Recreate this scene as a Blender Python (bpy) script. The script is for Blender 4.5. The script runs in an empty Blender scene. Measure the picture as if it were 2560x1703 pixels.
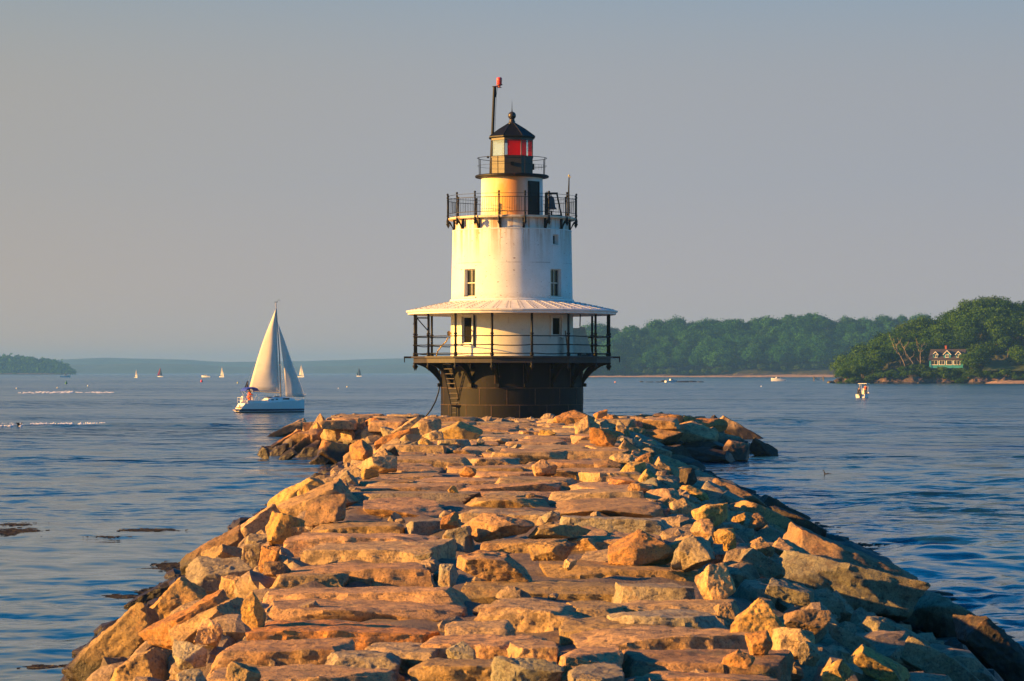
import bpy, bmesh, math, random
import numpy as np
from mathutils import Vector, Matrix, Euler

S = bpy.context.scene
C = S.collection
PI = math.pi
R = math.radians
F = 6600.0          # focal length in photo pixels (2560 wide)
HZ = 930.0          # horizon row in the photo
EYE = 4.15          # camera height over the water
D = 139.5           # distance to the lighthouse axis
DECK = 1.82         # height of the breakwater top
rng = random.Random(7)
nrng = np.random.default_rng(11)

# ------------------------------------------------------------------ helpers
def link(o, parent=None):
    C.objects.link(o)
    if parent is not None:
        o.parent = parent
    return o

def tag(o, label=None, cat=None, group=None, kind=None):
    if label: o['label'] = label
    if cat: o['category'] = cat
    if group: o['group'] = group
    if kind: o['kind'] = kind
    return o

def empty(name, loc, label, cat, group=None, rz=0.0):
    o = bpy.data.objects.new(name, None)
    o.empty_display_size = 0.3
    C.objects.link(o)
    o.location = loc
    o.rotation_euler = (0, 0, rz)
    return tag(o, label, cat, group)

def copy_tree(o, parent=None):
    c = o.copy(); C.objects.link(c); c.parent = parent
    for ch in list(o.children):
        copy_tree(ch, c)
    return c

class MB:
    """collects shapes, links them as one mesh object"""
    def __init__(s): s.v = []; s.f = []; s.uv = {}
    def add(s, vs, fs):
        b = len(s.v); s.v += [tuple(p) for p in vs]
        s.f += [tuple(i + b for i in f) for f in fs]
        return s
    def box(s, c, d, m=None):
        x, y, z = d[0]/2, d[1]/2, d[2]/2
        vs = [Vector(p) for p in ((-x,-y,-z),(x,-y,-z),(x,y,-z),(-x,y,-z),(-x,-y,z),(x,-y,z),(x,y,z),(-x,y,z))]
        if m is not None: vs = [m @ p for p in vs]
        c = Vector(c)
        return s.add([p + c for p in vs], [(0,3,2,1),(4,5,6,7),(0,1,5,4),(1,2,6,5),(2,3,7,6),(3,0,4,7)])
    def tube(s, p0, p1, r0, r1=None, n=8, cap=True):
        r1 = r0 if r1 is None else r1
        return s.path([p0, p1], [r0, r1], n, cap)
    def path(s, pts, rad, n=8, cap=True):
        pts = [Vector(p) for p in pts]
        if not isinstance(rad, (list, tuple)): rad = [rad]*len(pts)
        vs = []; fs = []
        prev = None
        for i, p in enumerate(pts):
            a = pts[max(0, i-1)]; b = pts[min(len(pts)-1, i+1)]
            t = (b - a).normalized()
            if prev is None:
                u = t.orthogonal().normalized()
            else:
                u = (prev - t*prev.dot(t)).normalized()
            prev = u
            w = t.cross(u)
            for k in range(n):
                g = 2*PI*k/n
                vs.append(p + (u*math.cos(g) + w*math.sin(g))*rad[i])
        for i in range(len(pts)-1):
            for k in range(n):
                k2 = (k+1) % n
                fs.append((i*n+k, i*n+k2, (i+1)*n+k2, (i+1)*n+k))
        if cap:
            fs.append(tuple(reversed(range(n)))); fs.append(tuple((len(pts)-1)*n+k for k in range(n)))
        return s.add(vs, fs)
    def lathe(s, prof, c=(0,0,0), n=32, a0=0.0, close=True):
        vs = []; fs = []
        for r, z in prof:
            for k in range(n):
                g = a0 + 2*PI*k/n
                vs.append((c[0] + r*math.sin(g), c[1] - r*math.cos(g), c[2] + z))
        for i in range(len(prof)-1):
            for k in range(n):
                k2 = (k+1) % n
                fs.append((i*n+k, i*n+k2, (i+1)*n+k2, (i+1)*n+k))
        if close:
            if prof[0][0] > 1e-4: fs.append(tuple(reversed(range(n))))
            if prof[-1][0] > 1e-4: fs.append(tuple((len(prof)-1)*n+k for k in range(n)))
        return s.add(vs, fs)
    def sphere(s, c, r, n=12, sc=(1,1,1)):
        m = n//2
        prof = [(max(1e-5, math.sin(PI*i/m)), -math.cos(PI*i/m)) for i in range(m+1)]
        b = len(s.v)
        s.lathe(prof, (0,0,0), n, close=False)
        for i in range(b, len(s.v)):
            x, y, z = s.v[i]
            s.v[i] = (c[0]+x*r*sc[0], c[1]+y*r*sc[1], c[2]+z*r*sc[2])
        return s
    def prism(s, poly, o, u, w, n, t):
        """polygon in the plane (u, w) through o, thickness t along n, centred"""
        o = Vector(o); u = Vector(u); w = Vector(w); n = Vector(n)
        k = len(poly)
        vs = [o + u*a + w*b - n*t/2 for a, b in poly] + [o + u*a + w*b + n*t/2 for a, b in poly]
        fs = [tuple(reversed(range(k))), tuple(range(k, 2*k))]
        fs += [(i, (i+1) % k, k+(i+1) % k, k+i) for i in range(k)]
        return s.add(vs, fs)
    def build(s, name, mat, parent=None, origin=(0,0,0), smooth=False, label=None):
        o = Vector(origin)
        me = bpy.data.meshes.new(name)
        me.from_pydata([tuple(Vector(p) - o) for p in s.v], [], s.f)
        me.update()
        bm = bmesh.new(); bm.from_mesh(me)
        bmesh.ops.recalc_face_normals(bm, faces=bm.faces)
        bm.to_mesh(me); bm.free()
        if s.uv:
            ul = me.uv_layers.new(name='UVMap')
            for l in me.loops:
                c = s.uv.get(l.vertex_index, (0, 0)); ul.data[l.index].uv = c
        if mat is not None: me.materials.append(mat)
        if smooth:
            me.polygons.foreach_set('use_smooth', [True]*len(me.polygons))
        ob = bpy.data.objects.new(name, me)
        link(ob, parent)
        if parent is None: ob.location = o
        if label: ob['label'] = label
        return ob

def np_mesh(name, verts, faces, mat=None, smooth=True):
    """mesh from arrays: faces (n,4) or (n,3)"""
    me = bpy.data.meshes.new(name)
    k = faces.shape[1]
    me.vertices.add(len(verts)); me.vertices.foreach_set('co', np.ascontiguousarray(verts, dtype=np.float32).ravel())
    me.loops.add(faces.size); me.loops.foreach_set('vertex_index', np.ascontiguousarray(faces, dtype=np.int32).ravel())
    me.polygons.add(len(faces))
    me.polygons.foreach_set('loop_start', np.arange(0, faces.size, k, dtype=np.int32))
    me.polygons.foreach_set('loop_total', np.full(len(faces), k, dtype=np.int32))
    me.polygons.foreach_set('use_smooth', np.full(len(faces), smooth))
    if mat is not None: me.materials.append(mat)
    me.update(calc_edges=True)
    return me

# 3-D gradient noise on arrays
_perm = nrng.permutation(256); _perm = np.concatenate([_perm, _perm, _perm])
_grad = nrng.normal(size=(256, 3)); _grad /= np.linalg.norm(_grad, axis=1)[:, None]
def perlin(p):
    i = np.floor(p).astype(int); f = p - i; i &= 255
    u = f*f*f*(f*(f*6-15)+10)
    def g(dx, dy, dz):
        h = _perm[_perm[_perm[i[:,0]+dx] + i[:,1]+dy] + i[:,2]+dz]
        q = f - np.array([dx, dy, dz])
        return (_grad[h]*q).sum(1)
    def mix(a, b, t): return a + (b-a)*t
    x00 = mix(g(0,0,0), g(1,0,0), u[:,0]); x10 = mix(g(0,1,0), g(1,1,0), u[:,0])
    x01 = mix(g(0,0,1), g(1,0,1), u[:,0]); x11 = mix(g(0,1,1), g(1,1,1), u[:,0])
    return mix(mix(x00, x10, u[:,1]), mix(x01, x11, u[:,1]), u[:,2])*1.6
def fbm(p, o=4, g=.5):
    r = 0; a = 1.
    for k in range(o):
        r = r + a*perlin(p + 17.3*k); p = p*2.03; a *= g
    return r

def ordinal(n):
    a = ['', 'first','second','third','fourth','fifth','sixth','seventh','eighth','ninth','tenth','eleventh','twelfth','thirteenth',
         'fourteenth','fifteenth','sixteenth','seventeenth','eighteenth','nineteenth']
    t = {2:('twenty','twentieth'),3:('thirty','thirtieth'),4:('forty','fortieth'),5:('fifty','fiftieth'),6:('sixty','sixtieth'),7:('seventy','seventieth')}
    if n < 20: return a[n]
    q, r = divmod(n, 10)
    return t[q][1] if r == 0 else t[q][0] + '-' + a[r]

# ------------------------------------------------------------------ materials
class N:
    """small node-tree builder"""
    def __init__(s, name):
        s.m = bpy.data.materials.new(name); s.m.use_nodes = True
        s.t = s.m.node_tree; s.t.nodes.clear()
        s.out = s.t.nodes.new('ShaderNodeOutputMaterial')
    def n(s, kind, **kw):
        x = s.t.nodes.new('ShaderNode' + kind)
        for k, v in kw.items():
            if k.startswith('_'): setattr(x, k[1:], v)
            else:
                key = k.replace('__', ' ')
                s.set(x.inputs[int(key[1:])] if key[0] == 'i' and key[1:].isdigit() else x.inputs[key], v)
        return x
    def set(s, sock, v):
        if isinstance(v, bpy.types.NodeSocket): s.t.links.new(v, sock)
        elif isinstance(v, bpy.types.Node): s.t.links.new(v.outputs[0], sock)
        else: sock.default_value = v
    def noise(s, vec, scale, detail=4, rough=.55, out=0):
        return s.n('TexNoise', Vector=vec, Scale=scale, Detail=detail, Roughness=rough).outputs[out]
    def ramp(s, fac, stops):
        x = s.n('ValToRGB', Fac=fac)
        e = x.color_ramp.elements
        while len(e) < len(stops): e.new(.5)
        for i, (p, c) in enumerate(stops):
            e[i].position = p
            e[i].color = (c, c, c, 1) if isinstance(c, (int, float)) else (*c, 1)
        return x.outputs[0]
    def mix(s, fac, a, b, mode='MIX'):
        x = s.n('Mix', _data_type='RGBA', _blend_type=mode)
        s.set(x.inputs[0], fac)
        for sock, v in ((x.inputs[6], a), (x.inputs[7], b)):
            s.set(sock, (*v, 1) if isinstance(v, tuple) and len(v) == 3 else v)
        return x.outputs[2]
    def math(s, op, a, b=0.0, c=None):
        x = s.n('Math', _operation=op); s.set(x.inputs[0], a); s.set(x.inputs[1], b)
        if c is not None: s.set(x.inputs[2], c)
        return x.outputs[0]
    def maprange(s, v, a, b, c=0., d=1.):
        x = s.n('MapRange'); 
        for i, q in enumerate((v, a, b, c, d)): s.set(x.inputs[i], q)
        return x.outputs[0]
    def pos(s): return s.n('NewGeometry').outputs['Position']
    def obj(s): return s.n('TexCoord').outputs['Object']
    def scaled(s, vec, sc, loc=(0,0,0)):
        return s.n('Mapping', Vector=vec, Scale=sc, Location=loc).outputs[0]
    def bump(s, h, strength=.3, dist=.02):
        return s.n('Bump', Height=h, Strength=strength, Distance=dist).outputs[0]
    def principled(s, col, rough=.6, normal=None, **kw):
        x = s.n('BsdfPrincipled')
        s.set(x.inputs['Base Color'], (*col, 1) if isinstance(col, tuple) and len(col) == 3 else col)
        s.set(x.inputs['Roughness'], rough)
        if normal is not None: s.set(x.inputs['Normal'], normal)
        for k, v in kw.items(): s.set(x.inputs[k.replace('__', ' ')], v)
        s.t.links.new(x.outputs[0], s.out.inputs[0])
        return x

_mc = {}
def paint(name, col, rough=.55, var=.18, scale=4.0, bump=.15, rust=0.0, rustcol=(.20,.075,.025), **kw):
    if name in _mc: return _mc[name]
    b = N(name); p = b.pos()
    n1 = b.noise(p, scale, 5, .6)
    c = b.mix(b.ramp(n1, [(.3, 0), (.7, 1)]), tuple(x*(1-var) for x in col), tuple(min(1, x*(1+var)) for x in col))
    if rust:
        n2 = b.noise(b.scaled(p, (1.6, 1.6, .45)), 2.2, 6, .65)
        c = b.mix(b.ramp(n2, [(.62-rust*.3, 0), (.78-rust*.25, 1)]), c, rustcol)
    nb = b.bump(b.noise(p, scale*6, 4), bump, .01)
    b.principled(c, rough, nb, **kw)
    _mc[name] = b.m
    return b.m
# ------------------------------------------------------------------ camera, sun, sky, air
SUN_EL, SUN_AZ = R(14), R(-100)      # azimuth clockwise from +Y
cam = bpy.data.cameras.new('camera')
cam.sensor_width = 36.0; cam.lens = F/2560*36.0
cam.shift_y = (HZ - 851.5)/2560.0
cam.clip_start = .5; cam.clip_end = 60000
cam.dof.use_dof = True; cam.dof.focus_distance = 125.0; cam.dof.aperture_fstop = 14.0
camo = bpy.data.objects.new('camera', cam); C.objects.link(camo)
camo.location = (0, 0, EYE); camo.rotation_euler = (R(90), 0, 0)
S.camera = camo

sd = Vector((math.sin(SUN_AZ)*math.cos(SUN_EL), math.cos(SUN_AZ)*math.cos(SUN_EL), math.sin(SUN_EL)))
sun = bpy.data.lights.new('sun', 'SUN'); sun.energy = 5.0; sun.angle = R(.5); sun.color = (1.0, .50, .10)
suno = bpy.data.objects.new('sun', sun); C.objects.link(suno)
suno.rotation_euler = sd.to_track_quat('Z', 'Y').to_euler()
suno.location = (-60, -20, 60)

W = bpy.data.worlds.new('World'); S.world = W; W.use_nodes = True
wt = W.node_tree; wt.nodes.clear()
def wn(k, **kw):
    x = wt.nodes.new('ShaderNode' + k)
    for a, b in kw.items(): setattr(x, a, b)
    return x
sky = wn('TexSky', sky_type='NISHITA', sun_disc=False, sun_elevation=SUN_EL, sun_rotation=SUN_AZ % (2*PI),
         air_density=1.0, dust_density=.6, ozone_density=4.0, altitude=0)
# a pale, even haze veil near the horizon, thinning upward
tc = wn('TexCoord'); sep = wn('SeparateXYZ'); wt.links.new(tc.outputs['Generated'], sep.inputs[0])
veil = wn('MapRange'); veil.interpolation_type = 'SMOOTHSTEP'
veil.inputs[1].default_value = .10; veil.inputs[2].default_value = .27; veil.inputs[3].default_value = 1.0; veil.inputs[4].default_value = 0.0
wt.links.new(sep.outputs[2], veil.inputs[0])
tint = wn('MapRange'); tint.inputs[1].default_value = .0; tint.inputs[2].default_value = .16
wt.links.new(sep.outputs[2], tint.inputs[0])
vc = wn('ValToRGB'); e = vc.color_ramp.elements
e[0].color = (3.6, 2.85, 2.4, 1); e[1].color = (2.4, 2.55, 2.72, 1); e.new(.12).color = (3.15, 2.85, 2.75, 1); e.new(.45).color = (2.65, 2.70, 2.88, 1)
side = wn('MapRange'); side.inputs[1].default_value = -.2; side.inputs[2].default_value = .2
wt.links.new(sep.outputs[0], side.inputs[0])
wt.links.new(tint.outputs[0], vc.inputs[0])
warm = wn('Mix', data_type='RGBA', blend_type='MULTIPLY'); warm.inputs[0].default_value = 1.0
wt.links.new(vc.outputs[0], warm.inputs[6])
sc_ = wn('ValToRGB'); q = sc_.color_ramp.elements
q[0].color = (1.06, .99, .88, 1); q[1].color = (.95, .97, 1.0, 1); q.new(.5).color = (1, 1, 1, 1)
wt.links.new(side.outputs[0], sc_.inputs[0]); wt.links.new(sc_.outputs[0], warm.inputs[7])
mx = wn('Mix', data_type='RGBA')
front = wn('MapRange'); front.interpolation_type = 'SMOOTHSTEP'; front.inputs[1].default_value = .35; front.inputs[2].default_value = .93; front.inputs[3].default_value = .22
wt.links.new(sep.outputs[1], front.inputs[0])
vf = wn('Math', operation='MULTIPLY'); wt.links.new(veil.outputs[0], vf.inputs[0]); wt.links.new(front.outputs[0], vf.inputs[1])
wt.links.new(vf.outputs[0], mx.inputs[0]); hs = wn('HueSaturation'); hs.inputs['Saturation'].default_value = 1.75; hs.inputs['Value'].default_value = 1.2
wt.links.new(sky.outputs[0], hs.inputs['Color']); wt.links.new(hs.outputs[0], mx.inputs[6]); wt.links.new(warm.outputs[2], mx.inputs[7])
bg = wn('Background'); bg.inputs[1].default_value = .05
wt.links.new(mx.outputs[2], bg.inputs[0])
wo = wn('OutputWorld'); wt.links.new(bg.outputs[0], wo.inputs[0])

S.view_settings.view_transform = 'Standard'; S.view_settings.look = 'None'
S.view_settings.exposure = 1.55; S.view_settings.gamma = 1.0
S.cycles.max_bounces = 8; S.cycles.diffuse_bounces = 3; S.cycles.glossy_bounces = 3
S.cycles.transmission_bounces = 6; S.cycles.transparent_max_bounces = 12; S.cycles.volume_bounces = 1
S.cycles.use_denoising = True
S.cycles.sample_clamp_indirect = 8.0

hz = N('haze'); pv = hz.n('VolumePrincipled')
pv.inputs['Color'].default_value = (.17, .46, 1.0, 1); pv.inputs['Density'].default_value = .00013
pv.inputs['Anisotropy'].default_value = 0.0
hz.t.links.new(pv.outputs[0], hz.out.inputs['Volume'])
mb = MB(); mb.box((0, 4500, 29), (9000, 9200, 62))
tag(mb.build('haze', hz.m), kind='stuff')

# ------------------------------------------------------------------ water
def make_water():
    w = N('sea_water'); p = w.pos()
    # broad gusts: rough and calm patches, drawn out along x
    gust = w.noise(w.scaled(p, (.006, .02, 1)), 1.0, 4, .55)
    g2 = w.noise(w.scaled(p, (.016, .075, 1), (5, 9, 0)), 1.0, 3, .5)
    gustf = w.math('MULTIPLY', w.ramp(gust, [(.36, .25), (.62, 1.0)]), w.math('MULTIPLY', w.maprange(g2, .36, .62, .4, 1.5), w.maprange(w.noise(w.scaled(p, (.0013, .0075, 1), (2, 4, 0)), 1.0, 4, .6), .38, .60, .35, 1.6)))
    att = w.n('Attribute', _attribute_name='chop'); sepa = w.n('SeparateColor', Color=att.outputs['Color'])
    far, amp = sepa.outputs[0], sepa.outputs[1]
    na = w.n('TexNoise', Vector=w.scaled(p, (1.6, 3.4, 1)), Scale=1.0, Detail=4, Roughness=.62).outputs['Color']
    nb = w.n('TexNoise', Vector=w.scaled(p, (.30, .85, 1), (31, 7, 0)), Scale=1.0, Detail=4, Roughness=.6).outputs['Color']
    def slope(nn, k):
        v = w.n('VectorMath', _operation='SUBTRACT'); w.set(v.inputs[0], nn); v.inputs[1].default_value = (.5, .5, .5)
        m = w.n('VectorMath', _operation='MULTIPLY'); w.set(m.inputs[0], v.outputs[0])
        w.set(m.inputs[1], w.n('CombineXYZ', X=k, Y=k, Z=0.0).outputs[0]); return m.outputs[0]
    fine = w.math('MULTIPLY', w.math('MULTIPLY', amp, w.math('ADD', .55, w.math('MULTIPLY', far, .9))), gustf)
    mid = w.math('MULTIPLY', w.math('MULTIPLY', amp, w.math('ADD', .12, w.math('MULTIPLY', far, 2.3))), gustf)
    a1 = w.n('VectorMath', _operation='ADD'); w.set(a1.inputs[0], slope(na, fine)); w.set(a1.inputs[1], slope(nb, mid))
    a2 = w.n('VectorMath', _operation='ADD'); w.set(a2.inputs[0], a1.outputs[0]); w.set(a2.inputs[1], w.n('NewGeometry').outputs['Normal'])
    nrm = w.n('VectorMath', _operation='NORMALIZE'); w.set(nrm.inputs[0], a2.outputs[0])
    w.principled((.006, .036, .072), w.math('ADD', .06, w.math('MULTIPLY', far, .10)), nrm.outputs[0], IOR=1.333)
    w.m.name = 'sea_water'
    # grid that widens with distance
    inv = np.concatenate([np.linspace(1/5., 1/16., 30)[:-1], np.linspace(1/16., 1/9000., 1000)])
    d = 1/inv
    dd = np.abs(np.gradient(d))
    u = np.concatenate([np.linspace(-2.5, -.30, 40)[:-1], np.linspace(-.30, .30, 620), np.linspace(.30, 2.5, 40)[1:]])
    Dg, U = np.meshgrid(d, u, indexing='ij')
    X = U*Dg; Y = Dg.copy()
    X = np.clip(X, -4400, 4400)
    Z = np.zeros_like(X)
    gst = fbm(np.stack([X*.012, Y*.03, np.zeros_like(X)], -1).reshape(-1, 3), 2).reshape(X.shape)
    amp = np.clip(.85 + .8*gst, .2, 1.5)
    lee = 1/(1 + np.exp(-(X + 3)/2.5))                       # calmer water on the left, choppy on the right
    near = 1/(1 + np.exp((Y - 95)/14.))
    amp = amp*(1 - near*(1-lee)*.70)
    lam_k = np.exp(np.random.default_rng(3).uniform(np.log(.34), np.log(6.5), 54))
    r3 = np.random.default_rng(4)
    DX = np.zeros_like(X)
    for lam in lam_k:
        th = R(200) + r3.normal(0, .75)
        if r3.random() < .25: th = r3.uniform(0, 2*PI)
        k = 2*PI/lam; ph = r3.uniform(0, 2*PI)
        a = .0046*lam**.80
        att = np.clip((lam/(dd*1.15) - 1.6)/2.0, 0, 1)[:, None]
        if att.max() <= 0: continue
        arg = k*(X*math.cos(th) + Y*math.sin(th)) + ph
        Z += a*att*np.sin(arg)
    Z *= amp
    # wakes of passed boats: long low rollers
    for (y0, x0, x1, hh, wd) in ((203., -60, -12, .26, 1.6), (215., 16, 47, .34, 2.0), (206.5, 18, 42, .26, 1.8), (262., 8, 26, .25, 2.5), (330., -95, -40, .3, 3.0)):
        yy = y0 + 1.2*np.sin(X*.21) + .5*np.sin(X*.63 + 1)
        Z += hh*np.exp(-((Y-yy)/wd)**2)/(1+np.exp(-(X-x0)/2.))/(1+np.exp((X-x1)/2.))
    V = np.stack([X, Y, Z], -1).reshape(-1, 3)
    n0, n1_ = X.shape
    idx = np.arange(n0*n1_).reshape(n0, n1_)
    f = np.stack([idx[:-1, :-1], idx[:-1, 1:], idx[1:, 1:], idx[1:, :-1]], -1).reshape(-1, 4)
    me = np_mesh('water', V, f, w.m)
    ca = me.color_attributes.new('chop', 'FLOAT_COLOR', 'POINT')
    farv = 1/(1+np.exp(-(Y-95)/22.)); av = (1 - near*(1-lee)*.62)
    ca.data.foreach_set('color', np.stack([farv, av, np.zeros_like(X), np.ones_like(X)], -1).astype(np.float32).ravel())
    tag(link(bpy.data.objects.new('water', me)), kind='structure')
    sb = MB(); sb.box((0, 4500, -1.4), (8900, 9100, .4))
    tag(sb.build('sea_bed', paint('sea_bed', (.03, .035, .03), .9)), kind='structure')
make_water()

def at(px, py, z=0.0):
    """ground point seen at photo pixel (px, py) on the level z"""
    d = (EYE - z)*F/(py - HZ)
    return Vector(((px - 1280)*d/F, d, z))
# ------------------------------------------------------------------ granite
def make_granite():
    g = N('granite'); p = g.pos()
    oi = g.n('ObjectInfo')
    col = oi.outputs['Color']; rnd = oi.outputs['Random']
    q = g.n('VectorMath', _operation='ADD'); g.set(q.inputs[0], p)
    g.set(q.inputs[1], g.n('CombineXYZ', X=g.math('MULTIPLY', rnd, 37.0), Y=g.math('MULTIPLY', rnd, 91.0), Z=rnd).outputs[0])
    r2 = g.math('FRACT', g.math('MULTIPLY', rnd, 7.31)); r3 = g.math('FRACT', g.math('MULTIPLY', rnd, 23.7))
    qs = g.n('VectorMath', _operation='SCALE'); g.set(qs.inputs[0], q.outputs[0]); g.set(qs.inputs['Scale'], g.math('ADD', .65, g.math('MULTIPLY', r2, .9)))
    q = qs.outputs[0]
    big = g.noise(q, 1.3, 5, .6); mid = g.noise(q, 6.0, 6, .68); fine = g.noise(q, 34.0, 5, .8)
    c = g.mix(g.ramp(big, [(.33, 0), (.66, 1)]), g.mix(1.0, col, (.74, .72, .72), 'MULTIPLY'), g.mix(1.0, col, (1.2, 1.14, 1.06), 'MULTIPLY'))
    # mineral colour drift: rust and olive lichen patches
    c = g.mix(g.math('MULTIPLY', g.ramp(g.noise(q, 2.1, 6, .7), [(.55, 0), (.68, 1)]), g.math('MULTIPLY', r3, .95)), c, (.36, .155, .05))
    c = g.mix(g.math('MULTIPLY', g.ramp(g.noise(g.scaled(q, (1, 1, 1), (40, 3, 8)), 2.6, 6, .72), [(.54, 0), (.66, 1)]), g.math('MULTIPLY', g.math('POWER', r2, 1.5), 1.0)), c, (.20, .175, .085))
    c = g.mix(g.ramp(mid, [(.38, .72), (.50, 0)]), c, (.10, .070, .048))
    c = g.mix(g.ramp(fine, [(.36, .85), (.48, 0)]), c, (.06, .05, .045))
    c = g.mix(g.ramp(fine, [(.56, 0), (.68, .5)]), c, (.55, .44, .33))
    # tide line: dark weed and wet stone below
    sep = g.n('SeparateXYZ', Vector=p)
    zz = g.math('ADD', sep.outputs[2], g.math('MULTIPLY', g.math('SUBTRACT', g.noise(p, .8, 5, .6), .5), .75))
    wet = g.maprange(zz, .86, .62)
    weed = g.mix(g.ramp(g.noise(p, 9., 5, .7), [(.35, 0), (.65, 1)]), (.006, .005, .004), (.034, .022, .008))
    c2 = g.mix(g.math('MULTIPLY', wet, .95), c, weed)
    hgt = g.math('ADD', g.math('MULTIPLY', g.noise(q, 3.2, 8, .66), .55), g.math('ADD', g.math('MULTIPLY', mid, .62), g.math('MULTIPLY', fine, .22)))
    b = g.bump(hgt, .9, .062)
    g.principled(c2, g.math('SUBTRACT', .82, g.math('MULTIPLY', wet, .35)), b)
    return g.m
GRANITE = make_granite()

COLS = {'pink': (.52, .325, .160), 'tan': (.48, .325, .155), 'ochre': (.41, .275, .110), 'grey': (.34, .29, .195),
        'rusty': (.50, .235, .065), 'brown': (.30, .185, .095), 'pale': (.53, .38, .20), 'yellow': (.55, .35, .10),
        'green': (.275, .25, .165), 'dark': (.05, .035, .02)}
CWORD = {'pink': 'pinkish', 'tan': 'tan', 'ochre': 'ochre', 'grey': 'grey', 'rusty': 'rusty orange', 'brown': 'brown', 'pale': 'pale',
         'yellow': 'yellowish', 'green': 'grey green', 'dark': 'dark weedy'}

_cube = {}
def cube_dirs(n):
    if n in _cube: return _cube[n]
    bm = bmesh.new(); bmesh.ops.create_cube(bm, size=2.0)
    bmesh.ops.subdivide_edges(bm, edges=bm.edges[:], cuts=n-1, use_grid_fill=True)
    bm.verts.ensure_lookup_table()
    v = np.array([x.co[:] for x in bm.verts]); f = np.array([[x.index for x in y.verts] for y in bm.faces])
    bm.free()
    t = v*(PI/4); v2 = np.tan(t)
    v2 /= np.linalg.norm(v2, axis=1)[:, None]
    _cube[n] = (v2, f); return _cube[n]

def rock_mesh(seed, dims, kind='boulder', n=16):
    """angular quarried stone: a polyhedron of random cuts with softened, chipped edges and rough faces"""
    r = np.random.default_rng(seed)
    d, f = cube_dirs(n)
    dims = np.array(dims, float)
    base = np.array([[1,0,0],[-1,0,0],[0,1,0],[0,-1,0],[0,0,1],[0,0,-1]], float)
    if kind == 'slab':
        jit = np.array([.11, .11, .10, .10, .035, .05]); nn = base + r.normal(size=(6, 3))*jit[:, None]
        dist = r.uniform(.92, 1.0, 6)
        m = 10
        ex = r.normal(size=(m, 3)); ex[:, 2] = np.abs(ex[:, 2])*r.uniform(.25, .8, m)
        ed = r.uniform(1.06, 1.36, m); k = 150
    elif kind == 'slope':
        jit = np.full(6, .17); nn = base + r.normal(size=(6, 3))*jit[:, None]
        dist = r.uniform(.86, 1.0, 6)
        m = 8; ex = r.normal(size=(m, 3)); ed = r.uniform(.90, 1.20, m); k = 130
    elif kind == 'peak':
        nn = base + r.normal(size=(6, 3))*.16; dist = np.array([.95, .95, .9, .9, 1.05, .95])
        a = r.uniform(0, 2*PI) + np.array([0, 1.7, 3.3, 4.9]) + r.normal(size=4)*.3
        ex = np.stack([np.cos(a), np.sin(a), r.uniform(.75, 1.25, 4)], 1); ed = r.uniform(.50, .70, 4)
        e2 = r.normal(size=(7, 3)); ex = np.concatenate([ex, e2]); ed = np.concatenate([ed, r.uniform(.9, 1.15, 7)]); k = 150
    else:
        nn = base + r.normal(size=(6, 3))*.34; dist = r.uniform(.84, 1.0, 6)
        m = 10; ex = r.normal(size=(m, 3)); ed = r.uniform(.74, 1.12, m); k = 130
    nn = np.concatenate([nn, ex]); dist = np.concatenate([dist, ed])
    nn /= np.linalg.norm(nn, axis=1)[:, None]
    q = np.maximum(d @ nn.T, 0)/dist
    rad = 1/((q**k).sum(1)**(1./k))
    p = d*rad[:, None]
    ext = np.abs(p).max(0); p = p/ext
    p = p*dims/2
    mean = float(np.mean(np.sort(dims)[:2]))
    off = r.uniform(-50, 50, 3)
    lo = fbm(p/mean*1.25 + off, 3, .5); hi = fbm(p/mean*4.2 + off + 9, 3, .55)
    vs_ = perlin(p/mean*np.array([8., 8., 1.1]) + off + 77)*np.clip(1.3 - np.abs(p[:, 2])/dims[2]*2.2, 0, 1)
    vh = fbm(p/mean*10. + off + 5, 2)
    # chips: stepped ridges, strongest on the sides
    st = perlin(p/mean*np.array([2.3, 2.3, 3.2]) + off + 31)
    st = np.round(st*3.5)/3.5
    sc = np.minimum(mean, .9)
    dn = p/(np.linalg.norm(p, axis=1)[:, None]+1e-6)
    ar = p/dims*2; ax = np.abs(ar)**6*np.sign(ar); ax /= (np.linalg.norm(ax, axis=1)[:, None]+1e-9)
    amp = np.where(np.abs(ax[:, 2]) > .8, .55, 1.0) if kind == 'slab' else 1.0
    p = p + ax*(sc*amp*(.016*lo + .022*hi + .034*st + .014*vh + (.020 if kind == 'slab' else .0)*vs_))[:, None]
    return np_mesh('stone', p, f, GRANITE, True)

STONES = []   # (object, zone, colour, shape)
def put_stone(name, seed, dims, loc, rot, kind, colour, zone, n=14, label=None, row=None):
    me = rock_mesh(seed, dims, kind, n)
    o = bpy.data.objects.new(name, me); link(o)
    o.location = loc; o.rotation_euler = rot
    o.modifiers.new('broken_edges', 'EDGE_SPLIT').split_angle = R(26 if n > 20 else 38)
    c = COLS[colour]; j = [rng.uniform(.86, 1.14) for _ in range(2)]
    o.color = (c[0]*j[0], c[1]*j[0]*(.5+.5*j[1]), c[2]*j[0]*j[1], 1)
    sh = {'slab': 'flat', 'slope': 'long', 'peak': 'pointed', 'boulder': 'blocky'}[kind]
    if kind == 'boulder':
        if dims[0] > 1.45*dims[2]: sh = 'squat'
        elif dims[2] > 1.15*dims[0]: sh = 'upright'
    STONES.append(dict(o=o, zone=zone, col=colour, sh=sh, dims=dims, label=label, row=row))
    return o

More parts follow.
